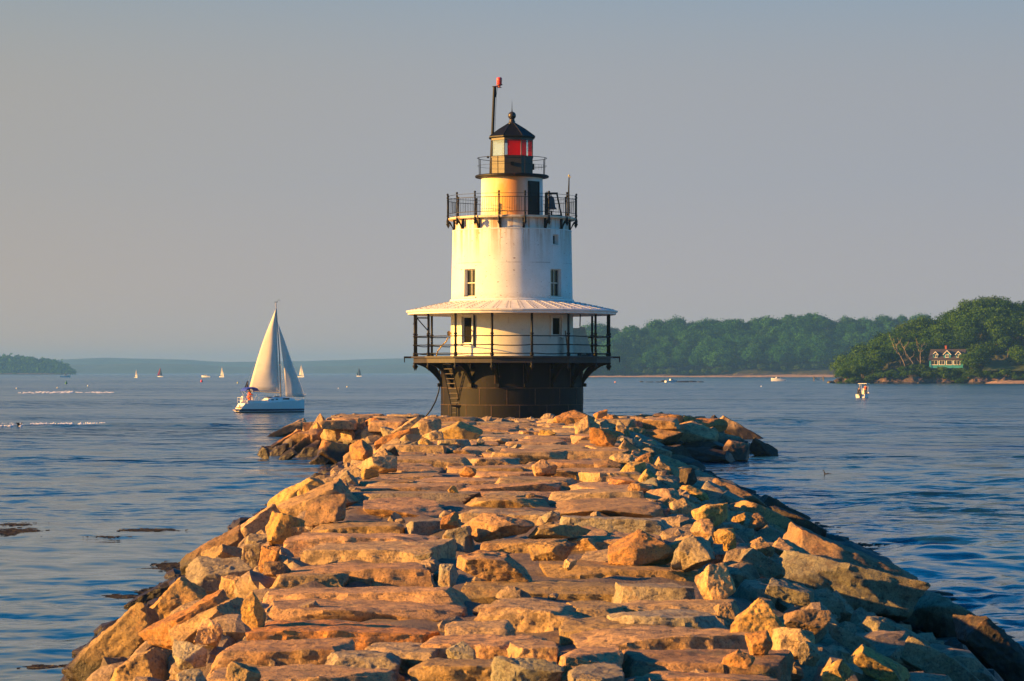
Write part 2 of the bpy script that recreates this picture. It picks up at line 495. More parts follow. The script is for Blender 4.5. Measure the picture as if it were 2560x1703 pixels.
# ------------------------------------------------------------------ the breakwater's shape
_l = [(0,2.3),(20,2.35),(24,2.45),(41,3.1),(70,3.6),(99,4.0),(124,4.3)]
_r = [(0,2.1),(20,2.1),(24,2.2),(41,2.65),(70,3.2),(99,3.6),(124,4.0)]
def hw(y, side):
    t = _l if side < 0 else _r
    return float(np.interp(y, [a for a, b in t], [b for a, b in t]))
def toe(y, side):
    return float(np.interp(y, [20, 36, 50, 70, 100], [5.2, 5.9, 6.5, 7.1, 7.4])) if side < 0 else float(np.interp(y, [20, 37, 63, 100], [6.6, 7.3, 7.9, 7.6]))
HEAD = (D, 9.3, 12.8)     # centre y, top radius, toe radius (a broad rounded head)
def surf(x, y):
    s = -1 if x < 0 else 1
    ax = abs(x)
    h, t = hw(y, s), toe(y, s)
    z1 = DECK if ax <= h else max(-1.5, DECK*(1-(ax-h)/(t-h)))
    if y > 139: z1 = -1.5
    # head: superellipse
    ex = ax/1.0; ey = abs(y - D)
    rr = (ex**3.0 + ey**3.0)**(1/3.)
    z2 = DECK if rr <= HEAD[1] else max(-1.5, DECK*(1-(rr-HEAD[1])/(HEAD[2]-HEAD[1])))
    return max(z1, z2, -1.5)
def hit(px, py):
    """where the ray of a photo pixel meets the mole or the water"""
    d = 17.0; st = .25
    while d < 170:
        x = (px-1280)*d/F; z = EYE - (py-HZ)*d/F
        if z <= max(surf(x, d), 0): return Vector((x, d, max(surf(x, d), 0)))
        d += st*max(.3, d/60.)
    return at(px, py)

def from_box(name, x0, y0, x1, y1, kind, colour, zone, lean='', depth=None, seed=None, sink=.12, n=20, label=None, lift=0.0, yaw=None):
    """a stone that fills a photo box: real place on the mole, real size"""
    if kind == 'peak': w_ = (x1-x0)*.06; x0 -= w_; x1 += w_; y0 -= (y1-y0)*.12
    cx, cy = (x0+x1)/2, (y0+y1)/2
    if lean:
        p = hit(cx, cy + (y1-y0)*.18)
    else:
        p = hit(cx, y1 - (y1-y0)*.06)
    d = p.y; s = d/F
    w, h = (x1-x0)*s, (y1-y0)*s
    seed = rng.randrange(10**6) if seed is None else seed
    yw = rng.uniform(-.35, .35) if yaw is None else yaw
    if lean:
        a = math.atan2(h, w)*.86
        L = math.hypot(w, h)*.98
        T = max(.34*L, min(w, h)*.62)
        dp = depth or rng.uniform(.7, 1.0)*L*.75
        loc = Vector(((cx-1280)*s, d + dp*.15, EYE - (cy-HZ)*s))
        rot = (rng.uniform(-.12, .12), -a if lean == '/' else a, rng.uniform(-.15, .15))
        return put_stone(name, seed, (L, dp, T), loc, rot, kind, colour, zone, n, label)
    dp = depth or rng.uniform(.75, 1.05)*(w*.55 + h*.45)
    H = h*(1+sink)
    zc = EYE - (y1-HZ)*s + h/2 - h*sink/2 + lift
    # footprint turned by yaw widens the box: shrink to keep the outline
    k = 1/(abs(math.cos(yw)) + .55*abs(math.sin(yw))*dp/w)
    return put_stone(name, seed, (w*k*1.06, dp, H*1.05), Vector(((cx-1280)*s, d + dp*.35, zc)), (rng.uniform(-.06, .06), rng.uniform(-.07, .07), yw), kind, colour, zone, n, label)
# ------------------------------------------------------------------ paving slabs on top
# near slabs read from the photo: x0, x1, top back row, top front row, face foot row, colour
NEAR = [
 (440,1010,1668,1692,1745,'pink'),(1030,1405,1650,1664,1712,'ochre'),(1420,1560,1668,1690,1745,'grey'),(1545,2010,1675,1700,1750,'pink'),
 (506,905,1596,1622,1668,'pink'),(780,1012,1632,1645,1668,'grey'),(985,1388,1578,1610,1646,'pink'),(1530,2000,1620,1650,1678,'brown'),
 (605,1108,1545,1575,1618,'rusty'),(1110,1290,1552,1570,1590,'tan'),(1400,1890,1563,1592,1624,'pink'),(1395,1700,1540,1562,1582,'ochre'),
 (620,1180,1492,1520,1556,'pink'),(1183,1492,1493,1525,1545,'tan'),(1485,1845,1524,1540,1556,'grey'),(1490,1872,1494,1513,1528,'tan'),
 (605,1172,1456,1480,1494,'pink'),(1156,1560,1450,1466,1500,'ochre'),(1540,1745,1452,1468,1496,'grey'),
 (660,1090,1398,1428,1470,'pink'),(1350,1757,1405,1421,1450,'ochre'),(650,880,1425,1440,1462,'ochre'),
 (742,1118,1350,1372,1400,'tan'),(1186,1420,1348,1358,1382,'ochre'),(1430,1760,1366,1384,1402,'tan'),
 (713,1105,1326,1345,1382,'pink'),(1383,1705,1330,1346,1362,'pink'),(1105,1180,1325,1340,1360,'grey'),
 (766,1018,1300,1315,1336,'ochre'),(1020,1150,1290,1306,1330,'grey'),(1383,1705,1286,1300,1322,'grey'),(1150,1400,1272,1284,1300,'pale'),
 (876,1135,1243,1268,1298,'pink'),(1130,1405,1236,1250,1274,'ochre'),(1398,1672,1242,1265,1286,'tan'),
 (1270,1410,1592,1622,1652,'tan'),(1385,1565,1612,1642,1680,'pink'),(1425,1570,1498,1526,1552,'ochre'),(1410,1530,1318,1340,1366,'tan'),(900,1100,1600,1628,1652,'pale'),
 (865,1125,1196,1216,1240,'pale'),(1120,1420,1200,1218,1238,'pink'),(1415,1660,1204,1220,1242,'pink'),
]
rowid = 0
def slab_from_rows(x0, x1, yk, yt, yb, colour, row):
    zt = DECK + rng.uniform(-.03, .07)
    d1 = (EYE - zt)*F/(yt - HZ); d2 = min((EYE - zt)*F/(yk - HZ), d1 + 3.4) 
    s = d1/F
    w = (x1-x0)*s; face = max(.16, (yb-yt)*s)
    dep = max(d2-d1, .8)
    cx = ((x0+x1)/2-1280)*s
    T = max(face*1.25, .30)
    return put_stone('paving_stone', rng.randrange(10**6), (w*1.05, dep*1.15, T), Vector((cx, d1 + dep/2, zt - T/2)),
              (rng.uniform(-.035, .03), rng.uniform(-.045, .045), rng.uniform(-.06, .06)), 'slab', colour, 'deck', 34, None, row)
prev = None
for a in NEAR:
    if prev is None or abs(a[3]-prev) > 20:
        rowid += 1; prev = a[3]
    slab_from_rows(*a, row=rowid)
# rows farther out, laid like the near ones
y = 49.5
while y < D - 10.5:
    dep = rng.uniform(1.5, 2.7)*(1 + (y-50)*.004)
    rowid += 1
    x = -hw(y, -1) + rng.uniform(-.3, .3); xr = hw(y, 1) + rng.uniform(-.3, .3)
    while x < xr - .5:
        w = rng.uniform(1.0, 2.7)
        if xr - x - w < .8: w = xr - x
        zt = DECK + rng.uniform(-.08, .09) + (.10 if rng.random() < .14 else 0)
        dd = dep*rng.uniform(.8, 1.12)
        T = rng.uniform(.4, .6)
        put_stone('paving_stone', rng.randrange(10**6), (w*1.02, dd*1.1, T), Vector((x+w/2, y + dep/2 + rng.uniform(-.3, .3), zt - T/2)),
                  (rng.uniform(-.025, .025), rng.uniform(-.03, .03), rng.uniform(-.06, .06)), 'slab',
                  rng.choice(['pink','pink','tan','pink','ochre','pale','grey','tan']), 'deck', 18 if y > 80 else 24, None, rowid)
        x += w + rng.uniform(.02, .12)
    y += dep*.97
# head paving round the caisson, what shows of it
for (yy, xs) in ((129.6, (-8.4,-6.2,-4.0,-1.8,.6,3.0,5.2,7.2)), (131.9, (-8.2,-6.0,-3.9,-1.6,.8,2.9,4.9,7.0)), (134.2, (-8.3,-6.3,-4.6,4.4,6.1,8.0)),
                 (137, (-8.0,-6.2,5.0,7.0)), (140, (-8.1,-6.0,5.4,7.5)), (143.5, (-7.9,-5.8,5.6,7.6))):
    rowid += 1
    for x in xs:
        T = rng.uniform(.45, .6); zt = DECK + rng.uniform(-.10, .10)
        put_stone('paving_stone', rng.randrange(10**6), (rng.uniform(1.8, 2.3), rng.uniform(1.9, 2.5), T), Vector((x + rng.uniform(-.2,.2), yy, zt - T/2)),
                  (rng.uniform(-.05,.05), rng.uniform(-.05,.05), rng.uniform(-.3,.3)), 'slab', rng.choice(['pink','tan','pink','rusty','pale']), 'deck', 16, None, rowid)

# ------------------------------------------------------------------ boulders read from the photo
B = 'boulder'
L1 = [ # left flank: x0,y0,x1,y1, kind, colour, lean
 (191,1523,385,1740,'slope','ochre','/'),(312,1459,495,1650,'slope','yellow','/'),(360,1472,618,1650,'slope','rusty','/'),
 (417,1503,612,1632,'slope','tan','/'),(459,1400,636,1500,B,'grey',''),(481,1363,650,1445,B,'ochre',''),
 (458,1325,612,1460,'slope','brown','/'),(655,1281,770,1362,B,'yellow',''),(590,1270,705,1376,'slope','pink','/'),
 (690,1222,890,1304,'slope','tan','/'),(762,1234,892,1310,B,'brown',''),(660,1186,842,1290,'slope','yellow','/'),
 (738,1214,805,1254,B,'yellow',''),(322,1448,462,1540,'slope','dark','/'),(644,1365,700,1425,B,'rusty',''),
 (650,1406,722,1440,B,'brown',''),(603,1478,662,1574,B,'yellow',''),(245,1628,440,1725,B,'ochre',''),
 (424,1610,520,1676,B,'grey',''),(596,1359,652,1424,B,'grey',''),(610,1332,692,1378,B,'grey',''),
 (645,1410,700,1436,B,'rusty',''),(864,1163,912,1198,'peak','tan',''),(900,1172,946,1198,B,'yellow',''),
 (903,1140,1002,1180,B,'pale',''),(934,1122,990,1154,'peak','tan',''),(968,1114,1008,1142,B,'yellow',''),
 (996,1098,1034,1127,B,'grey',''),(1022,1104,1048,1128,B,'grey',''),(1042,1096,1082,1120,B,'yellow',''),
 (150,1660,215,1760,'slope','dark','/'),(770,1195,800,1226,B,'tan',''),(842,1186,884,1214,B,'rusty',''),
 (545,1440,612,1492,B,'tan',''),(700,1310,770,1345,B,'pink',''),(486,1548,560,1612,B,'pink',''),
 (560,1655,650,1725,B,'tan',''),(430,1672,520,1745,B,'grey',''),
]
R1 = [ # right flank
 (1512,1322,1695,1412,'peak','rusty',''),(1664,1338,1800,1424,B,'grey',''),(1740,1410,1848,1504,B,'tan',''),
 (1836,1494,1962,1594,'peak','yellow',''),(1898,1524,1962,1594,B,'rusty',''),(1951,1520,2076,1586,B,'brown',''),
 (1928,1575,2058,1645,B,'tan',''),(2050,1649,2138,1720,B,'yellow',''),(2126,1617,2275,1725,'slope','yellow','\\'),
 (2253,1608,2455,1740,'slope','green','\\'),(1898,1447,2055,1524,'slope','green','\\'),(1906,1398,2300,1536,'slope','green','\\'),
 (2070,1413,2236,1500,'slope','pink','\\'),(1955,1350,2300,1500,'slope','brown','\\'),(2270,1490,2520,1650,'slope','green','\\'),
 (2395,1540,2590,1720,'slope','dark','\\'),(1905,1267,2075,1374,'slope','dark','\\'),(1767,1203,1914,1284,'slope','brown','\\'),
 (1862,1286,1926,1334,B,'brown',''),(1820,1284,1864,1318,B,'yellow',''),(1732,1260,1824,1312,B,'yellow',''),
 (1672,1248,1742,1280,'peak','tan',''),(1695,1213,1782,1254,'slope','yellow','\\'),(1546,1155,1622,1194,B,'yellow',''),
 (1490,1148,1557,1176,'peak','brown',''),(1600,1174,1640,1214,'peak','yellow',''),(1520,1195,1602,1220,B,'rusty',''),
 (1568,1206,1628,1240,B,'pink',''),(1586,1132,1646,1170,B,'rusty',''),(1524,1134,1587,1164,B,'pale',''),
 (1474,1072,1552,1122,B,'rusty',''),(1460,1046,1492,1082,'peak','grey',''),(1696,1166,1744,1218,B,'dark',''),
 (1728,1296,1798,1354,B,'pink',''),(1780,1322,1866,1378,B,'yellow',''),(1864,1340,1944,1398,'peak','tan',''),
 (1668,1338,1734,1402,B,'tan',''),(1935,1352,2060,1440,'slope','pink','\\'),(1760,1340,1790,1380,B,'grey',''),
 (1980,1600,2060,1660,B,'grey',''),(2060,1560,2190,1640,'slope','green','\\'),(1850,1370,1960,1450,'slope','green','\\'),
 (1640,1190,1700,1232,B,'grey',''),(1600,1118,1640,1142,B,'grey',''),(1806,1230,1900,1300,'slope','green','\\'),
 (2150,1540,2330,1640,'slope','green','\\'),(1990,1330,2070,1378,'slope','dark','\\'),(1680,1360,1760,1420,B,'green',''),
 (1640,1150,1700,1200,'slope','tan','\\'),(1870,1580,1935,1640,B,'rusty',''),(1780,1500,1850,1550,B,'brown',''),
]
HL = [ # left arm of the head
 (684,1055,760,1104,'slope','pale','/'),(780,1036,816,1080,'peak','tan',''),(757,1056,783,1083,B,'tan',''),
 (786,1059,816,1085,B,'ochre',''),(804,1057,868,1107,B,'pale',''),(856,1074,888,1112,B,'tan',''),
 (738,1076,816,1109,B,'pink',''),(722,1100,775,1154,'slope','rusty','/'),(690,1084,750,1120,'slope','rusty','/'),
 (645,1114,672,1144,B,'brown',''),(749,1106,802,1156,'slope','brown','/'),(798,1104,876,1158,B,'rusty',''),
 (784,1130,824,1160,'peak','grey',''),(874,1104,953,1160,B,'rusty',''),(892,1063,932,1098,'slope','grey','/'),
 (903,1072,966,1110,B,'tan',''),(948,1075,1032,1122,'slope','rusty','/'),(1031,1050,1098,1090,B,'tan',''),
 (993,1046,1053,1090,'slope','tan','/'),(885,1049,920,1083,B,'ochre',''),(918,1044,964,1070,B,'rusty',''),
 (1109,1054,1198,1093,'peak','yellow',''),(940,1052,992,1078,B,'ochre',''),(955,1070,1000,1096,B,'grey',''),
 (850,1046,890,1070,B,'grey',''),(700,1124,735,1156,'slope','green','/'),(858,1128,900,1160,B,'brown',''),
 (668,1112,715,1148,'slope','brown','/'),(815,1044,850,1062,B,'brown',''),(1000,1086,1046,1112,B,'grey',''),
 (935,1124,985,1160,'slope','dark','/'),(1060,1078,1112,1102,B,'pale',''),
]
HR = [ # right arm of the head
 (1582,1055,1698,1112,B,'pink',''),(1682,1050,1780,1104,'peak','pink',''),(1770,1076,1851,1118,B,'green',''),
 (1800,1048,1892,1112,'slope','pink','\\'),(1618,1040,1700,1068,B,'rusty',''),(1712,1041,1736,1060,B,'yellow',''),
 (1732,1040,1810,1080,B,'rusty',''),(1718,1098,1812,1130,B,'pink',''),(1806,1104,1884,1150,B,'brown',''),
 (1880,1102,1945,1152,'slope','dark','\\'),(1722,1122,1822,1156,B,'dark',''),(1638,1114,1730,1154,B,'dark',''),
 (1560,1070,1610,1100,B,'ochre',''),(1542,1065,1572,1088,B,'tan',''),(1398,1030,1472,1056,'peak','rusty',''),
 (1446,1046,1492,1084,'peak','tan',''),(1500,1040,1560,1062,B,'rusty',''),(1560,1042,1620,1062,B,'tan',''),
 (1775,1038,1800,1058,'peak','grey',''),(1600,1098,1660,1130,'slope','green','\\'),(1550,1092,1610,1126,'slope','grey','\\'),
 (1486,1028,1520,1044,B,'rusty',''),(1640,1034,1700,1048,B,'brown',''),(1560,1110,1612,1150,'slope','pink','\\'),
]
DK = [ # loose stones lying on the paving
 (1076,1366,1350,1456,B,'pink','','broad pink boulder with a chipped rounded top among the paving slabs'),
 (1151,1284,1340,1350,B,'pink','','big pink boulder with angular faces behind the largest boulder on the paving'),
 (1095,1284,1160,1324,B,'rusty','','small rust red boulder left of a big pink one on the paving'),
 (1340,1072,1397,1096,B,'yellow','','low yellowish stone alone on the far paving below the caisson'),
 (1258,1099,1335,1128,B,'grey','','dark grey humped stone at the middle of the far paving'),
 (1332,1142,1391,1190,'peak','pink','','dark pyramid shaped stone standing at the middle of the paving'),
 (1147,1167,1198,1192,B,'rusty','','bright orange broken block on the paving left of the pyramid stone'),
 (1115,1212,1150,1238,B,'yellow','','small yellow block in a paving joint left of centre'),
 (1358,1276,1397,1304,'peak','grey','','small grey pointed stone on the paving right of the pink boulders'),
 (1193,1096,1212,1110,'peak','grey','','tiny grey pointed stone on the far paving left of centre'),
 (1316,1310,1478,1348,B,'ochre','','low ochre hump beside the big pink boulders on the paving'),
 (1118,1602,1188,1648,'peak','grey','','dark grey pointed stone on the nearest pink paving slabs'),
 (1082,1408,1149,1476,B,'grey','','dark block wedged in the hole left of the broad pink boulder'),
 (1316,1232,1340,1244,'peak','brown','','small brown pointed stone in the middle of the paving'),
 (1214,1120,1236,1136,B,'grey','','small grey stone in the far paving near a row joint'),
 (1305,1352,1442,1402,B,'ochre','','mossy ochre hump right of the broad pink boulder'),
 (1104,1318,1184,1350,B,'grey','','dark mossy hump left of the big pink boulder'),
 (1396,1398,1442,1426,B,'pale','','small pale block behind the ochre ledge right of the broad boulder'),
 (1030,1380,1085,1402,B,'grey','','small grey stone lying in the joint left of the pink boulder'),
 (1200,1650,1400,1745,B,'green','','large shadowed stone at the very bottom of the paving'),
 (1420,1690,1560,1760,B,'grey','','dark grey stone at the bottom edge right of centre'),
 (1812,1622,1888,1664,'peak','rusty','','small rusty pointed stone at the right end of the front paving'),
]
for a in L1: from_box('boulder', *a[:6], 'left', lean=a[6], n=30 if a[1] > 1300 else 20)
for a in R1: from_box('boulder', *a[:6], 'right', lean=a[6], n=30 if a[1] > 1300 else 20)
def grow(a, k=.15):
    w, h = (a[2]-a[0])*k, (a[3]-a[1])*k
    return (a[0]-w, a[1]-h*.5, a[2]+w, a[3]+h, a[4], a[5])
for a in HL: from_box('boulder', *grow(a), 'headleft', lean=a[6], n=20)
for a in HR: from_box('boulder', *grow(a), 'headright', lean=a[6], n=20)
for a in DK: from_box('boulder', *a[:6], 'loose', lean=a[6], n=30 if a[1] > 1250 else 20, label=a[7])

# more edge blocks and flank stones between them
def filler(side, y, t, sz, zone):
    h, tt = hw(y, side), toe(y, side)
    ax = h + (tt-h)*t
    z = DECK*(1-t) if t > 0 else DECK
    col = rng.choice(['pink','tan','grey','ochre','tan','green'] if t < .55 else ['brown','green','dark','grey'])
    slope = math.atan2(DECK, tt-h)
    w = sz*rng.uniform(.8, 1.3); kd = rng.choice(['boulder','slope','boulder'])
    put_stone('boulder', rng.randrange(10**6), (w*1.2, w*rng.uniform(.8, 1.2), w*rng.uniform(.55, .8)),
              Vector((side*ax, y, z - w*.14)), (rng.uniform(-.25,.25), (slope if side > 0 else -slope)*(1 if t > 0 else .2) + rng.uniform(-.2,.2), rng.uniform(-.5,.5)),
              kd, col, zone, 18)
for side, zone in ((-1, 'left'), (1, 'right')):
    y = 50.0
    while y < 124:
        filler(side, y + rng.uniform(-.5,.5), rng.uniform(.0, .10), rng.uniform(.5, .85), zone)
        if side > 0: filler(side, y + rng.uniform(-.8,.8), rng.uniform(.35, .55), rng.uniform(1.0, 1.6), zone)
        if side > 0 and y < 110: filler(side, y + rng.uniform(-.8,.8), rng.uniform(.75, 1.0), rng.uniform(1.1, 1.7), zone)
        y += 3.0 if side < 0 else 3.6

# core of packed stone under everything, and the small rubble that fills the gaps
def core():
    xs = np.linspace(-15, 15, 121); ys = np.concatenate([np.arange(2, 120, .6), np.arange(120, 154, .4)])
    X, Y = np.meshgrid(xs, ys, indexing='ij')
    Z = np.array([[surf(x, y) for y in ys] for x in xs])
    Z = Z - np.where(Z > DECK - .02, .17, .30)
    P = np.stack([X, Y, Z], -1).reshape(-1, 3)
    P[:, 2] += .13*fbm(P*1.7, 4)
    i = np.arange(X.size).reshape(X.shape)
    f = np.stack([i[:-1,:-1], i[1:,:-1], i[1:,1:], i[:-1,1:]], -1).reshape(-1, 4)
    o = bpy.data.objects.new('breakwater_core', np_mesh('breakwater_core', P, f, GRANITE)); link(o)
    o.color = (.20, .15, .10, 1); tag(o, kind='structure')
core()
def rubble():
    vs = []; fs = []; b = 0
    r = random.Random(5)
    d, f = cube_dirs(5)
    def one(x, y, z, s):
        nonlocal b
        rr = np.random.default_rng(r.randrange(10**6))
        nn = rr.normal(size=(9, 3)); nn /= np.linalg.norm(nn, axis=1)[:, None]
        q = (np.maximum(d @ nn.T, 0)/rr.uniform(.7, 1.1, 9)); rad = 1/np.maximum((q**50).sum(1)**(1/50.), .6)
        p = d*rad[:, None]*np.array([s, s, s*.7])*rr.uniform(.8, 1.25, 3)
        vs.append(p + np.array([x, y, z])); fs.append(f + b); b += len(p)
    for _ in range(2300):
        y = r.uniform(18, 128); side = r.choice((-1, 1))
        h, t = hw(y, side), toe(y, side); k = r.random()**1.0*1.1 - .03
        x = side*(h + (t-h)*k)
        one(x, y, surf(x, y) - .22, r.uniform(.12, .27)*(1 + .5*max(k, 0)))
    for _ in range(220):
        y = r.uniform(18, 130); x = r.uniform(-hw(y, -1), hw(y, 1))
        one(x, y, DECK - .13, r.uniform(.05, .14))
    for _ in range(900):
        a = r.uniform(0, 2*PI); rr_ = r.uniform(HEAD[1]-1, HEAD[2]+.2)
        c, s_ = math.cos(a), math.sin(a); k = rr_/((abs(c)**3+abs(s_)**3)**(1/3.))
        x, y = c*k, D + s_*k
        one(x, y, surf(x, y) - (.24 if rr_ > HEAD[1]+.4 else .42), r.uniform(.22, .46))
    o = bpy.data.objects.new('rubble', np_mesh('rubble', np.concatenate(vs), np.concatenate(fs), GRANITE, False)); link(o)
    o.color = (.34, .25, .16, 1); tag(o, kind='stuff')
rubble()

# ------------------------------------------------------------------ what each stone is called
def name_stones():
    def px(o): return 1280 + o.location.x*F/o.location.y
    groups = {'left': 'boulders along the left flank', 'right': 'boulders along the right flank', 'headleft': 'boulders on the left arm of the head',
              'headright': 'boulders on the right arm of the head', 'loose': 'loose stones on the paving', 'deck': 'paving slabs on top of the breakwater'}
    by = {}
    for s in STONES: by.setdefault(s['zone'], []).append(s)
    for zone, ss in by.items():
        if zone == 'deck':
            rows = {}
            for s in ss: rows.setdefault(s['row'], []).append(s)
            order = sorted(rows, key=lambda r: min(q['o'].location.y for q in rows[r]))
            for k, r in enumerate(order):
                q = sorted(rows[r], key=lambda s: px(s['o']))
                for j, s in enumerate(q):
                    wd = 'wide' if s['dims'][0] > 1.9 else ('short' if s['dims'][0] < 1.2 else 'flat')
                    rw = 'nearest' if k == 0 else ordinal(k+1)
                    s['label'] = f"{CWORD[s['col']]} {wd} paving slab, {ordinal(j+1)} from the left in the {rw} row from the foreground"
        elif zone == 'loose': pass
        elif zone in ('left', 'right'):
            tiers = {'top edge': [], 'slope': [], 'waterline': []}
            for s in ss:
                z = s['o'].location.z; o = s['o']; side = -1 if zone == 'left' else 1
                t = (abs(o.location.x) - hw(o.location.y, side))/(toe(o.location.y, side)-hw(o.location.y, side))
                tiers['top edge' if t < .16 else ('slope' if t < .62 else 'waterline')].append(s)
            for t, q in tiers.items():
                for j, s in enumerate(sorted(q, key=lambda s: s['o'].location.y)):
                    s['label'] = f"{CWORD[s['col']]} {s['sh']} boulder, {ordinal(j+1)} from the foreground along the {zone} {t}"
        else:
            arm = 'left' if zone == 'headleft' else 'right'
            tiers = {'top': [], 'foot': []}
            for s in ss: tiers['top' if s['o'].location.z > 1.05 else 'foot'].append(s)
            for t, q in tiers.items():
                for j, s in enumerate(sorted(q, key=lambda s: px(s['o']))):
                    s['label'] = f"{CWORD[s['col']]} {s['sh']} boulder, {ordinal(j+1)} from the left along the {t} of the {arm} head"
        for s in ss:
            tag(s['o'], s['label'], 'paving slab' if zone == 'deck' else 'boulder', groups[zone])
name_stones()
print('STONES', len([s for s in STONES if s['zone'] == 'deck']), len([s for s in STONES if s['zone'] != 'deck']))
# ------------------------------------------------------------------ the lighthouse (local coordinates: axis at x=y=0, z above the water)
LO = Vector((0, D, 0))
LBASE = 1.4
BLACK = paint('black_iron', (.006, .006, .0065), .55, .3, 3, .3, rust=.10, rustcol=(.07, .03, .012), Specular__IOR__Level=.25)
BLACKP = paint('black_paint', (.005, .0055, .007), .5, .25, 3, .15, Specular__IOR__Level=.25)

def wall_material(name, stain):
    b = N(name); uv = b.n('UVMap').outputs[0]; p = b.obj()
    br = b.n('TexBrick', Vector=uv, Scale=1.0); br.offset = .5
    for k, v in (('Brick Width', .215), ('Row Height', .072), ('Mortar Size', .006), ('Mortar Smooth', .6)): br.inputs[k].default_value = v
    n1 = b.noise(p, 1.1, 6, .62); n2 = b.noise(p, 9, 5, .7); n3 = b.noise(b.scaled(uv, (4.6, 13, 1)), 1.0, 1, .3)
    c = b.mix(b.ramp(n1, [(.35, 0), (.7, 1)]), (.80, .785, .74), (.70, .68, .62))
    c = b.mix(b.ramp(n2, [(.30, .35), (.45, 0)]), c, (.50, .44, .36))
    c = b.mix(b.math('MULTIPLY', br.outputs['Fac'], .22), c, (.52, .48, .42))
    sep = b.n('SeparateXYZ', Vector=uv)
    if stain == 'tower':
        # flaked paint: single bricks showing
        c = b.mix(b.ramp(n3, [(.745, 0), (.755, 1)]), c, (.16, .055, .03))
        # rust runs below the gallery brackets
        st = b.noise(b.scaled(uv, (2.6, .16, 1)), 1.0, 5, .65)
        top = b.maprange(sep.outputs[1], 9.3, 11.9)
        run = b.math('MULTIPLY', b.ramp(st, [(.47, 0), (.60, 1)]), b.math('POWER', top, 1.8))
        c = b.mix(b.math('MULTIPLY', run, .85), c, (.40, .19, .055))
        for u0, w0 in ((-3.14, .10), (-1.90, .075), (-2.0, .05), (-.62, .05), (.6, .035)):
            du = b.math('ABSOLUTE', b.math('SUBTRACT', b.math('ADD', sep.outputs[0], b.math('MULTIPLY', b.math('SUBTRACT', b.noise(uv, 3.0, 3), .5), .16)), u0))
            f = b.math('MULTIPLY', b.maprange(du, w0, 0.0), b.maprange(b.math('ADD', sep.outputs[1], b.math('MULTIPLY', n2, .6)), 10.3, 11.9))
            c = b.mix(b.math('MULTIPLY', f, .9), c, (.50, .235, .04))
        ln = b.math('MULTIPLY', b.maprange(b.math('ABSOLUTE', b.math('SUBTRACT', sep.outputs[1], b.math('ADD', 9.80, b.math('MULTIPLY', n1, .05)))), .028, .010), b.ramp(n1, [(.45, 0), (.55, .55)]))
        c = b.mix(ln, c, (.25, .20, .16))
        low = b.math('MULTIPLY', b.maprange(sep.outputs[1], 8.35, 7.85), b.ramp(n2, [(.4, 0), (.6, .7)]))
        c = b.mix(low, c, (.36, .29, .20))
    elif stain == 'watch':
        st = b.noise(b.scaled(uv, (1.1, .40, 1), (1.3, 4.1, 0)), 1.25, 6, .62)
        side = b.math('MULTIPLY', b.maprange(sep.outputs[0], -2.2, -.6), b.maprange(sep.outputs[0], 1.35, .2))
        f = b.math('MULTIPLY', b.ramp(st, [(.22, .35), (.48, 1)]), side)
        hue = b.mix(b.maprange(sep.outputs[0], -.75, .15), (.72, .43, .035), (.64, .22, .025))
        c = b.mix(b.math('MULTIPLY', f, .92), c, hue)
    elif stain == 'lower':
        c = b.mix(1.0, c, (1, .97, .90), 'MULTIPLY')
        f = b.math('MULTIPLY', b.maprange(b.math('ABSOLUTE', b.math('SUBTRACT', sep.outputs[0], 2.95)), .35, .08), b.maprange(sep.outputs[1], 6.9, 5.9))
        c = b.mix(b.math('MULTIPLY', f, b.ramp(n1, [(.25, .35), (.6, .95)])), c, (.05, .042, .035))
    h = b.math('ADD', b.math('MULTIPLY', b.math('SUBTRACT', 1.0, br.outputs['Fac']), .5), b.math('MULTIPLY', n2, .5))
    b.principled(c, .62, b.bump(h, .45, .012))
    return b.m
WALL_T, WALL_W, WALL_L = wall_material('tower_paint', 'tower'), wall_material('watch_room_paint', 'watch'), wall_material('lower_wall_paint', 'lower')

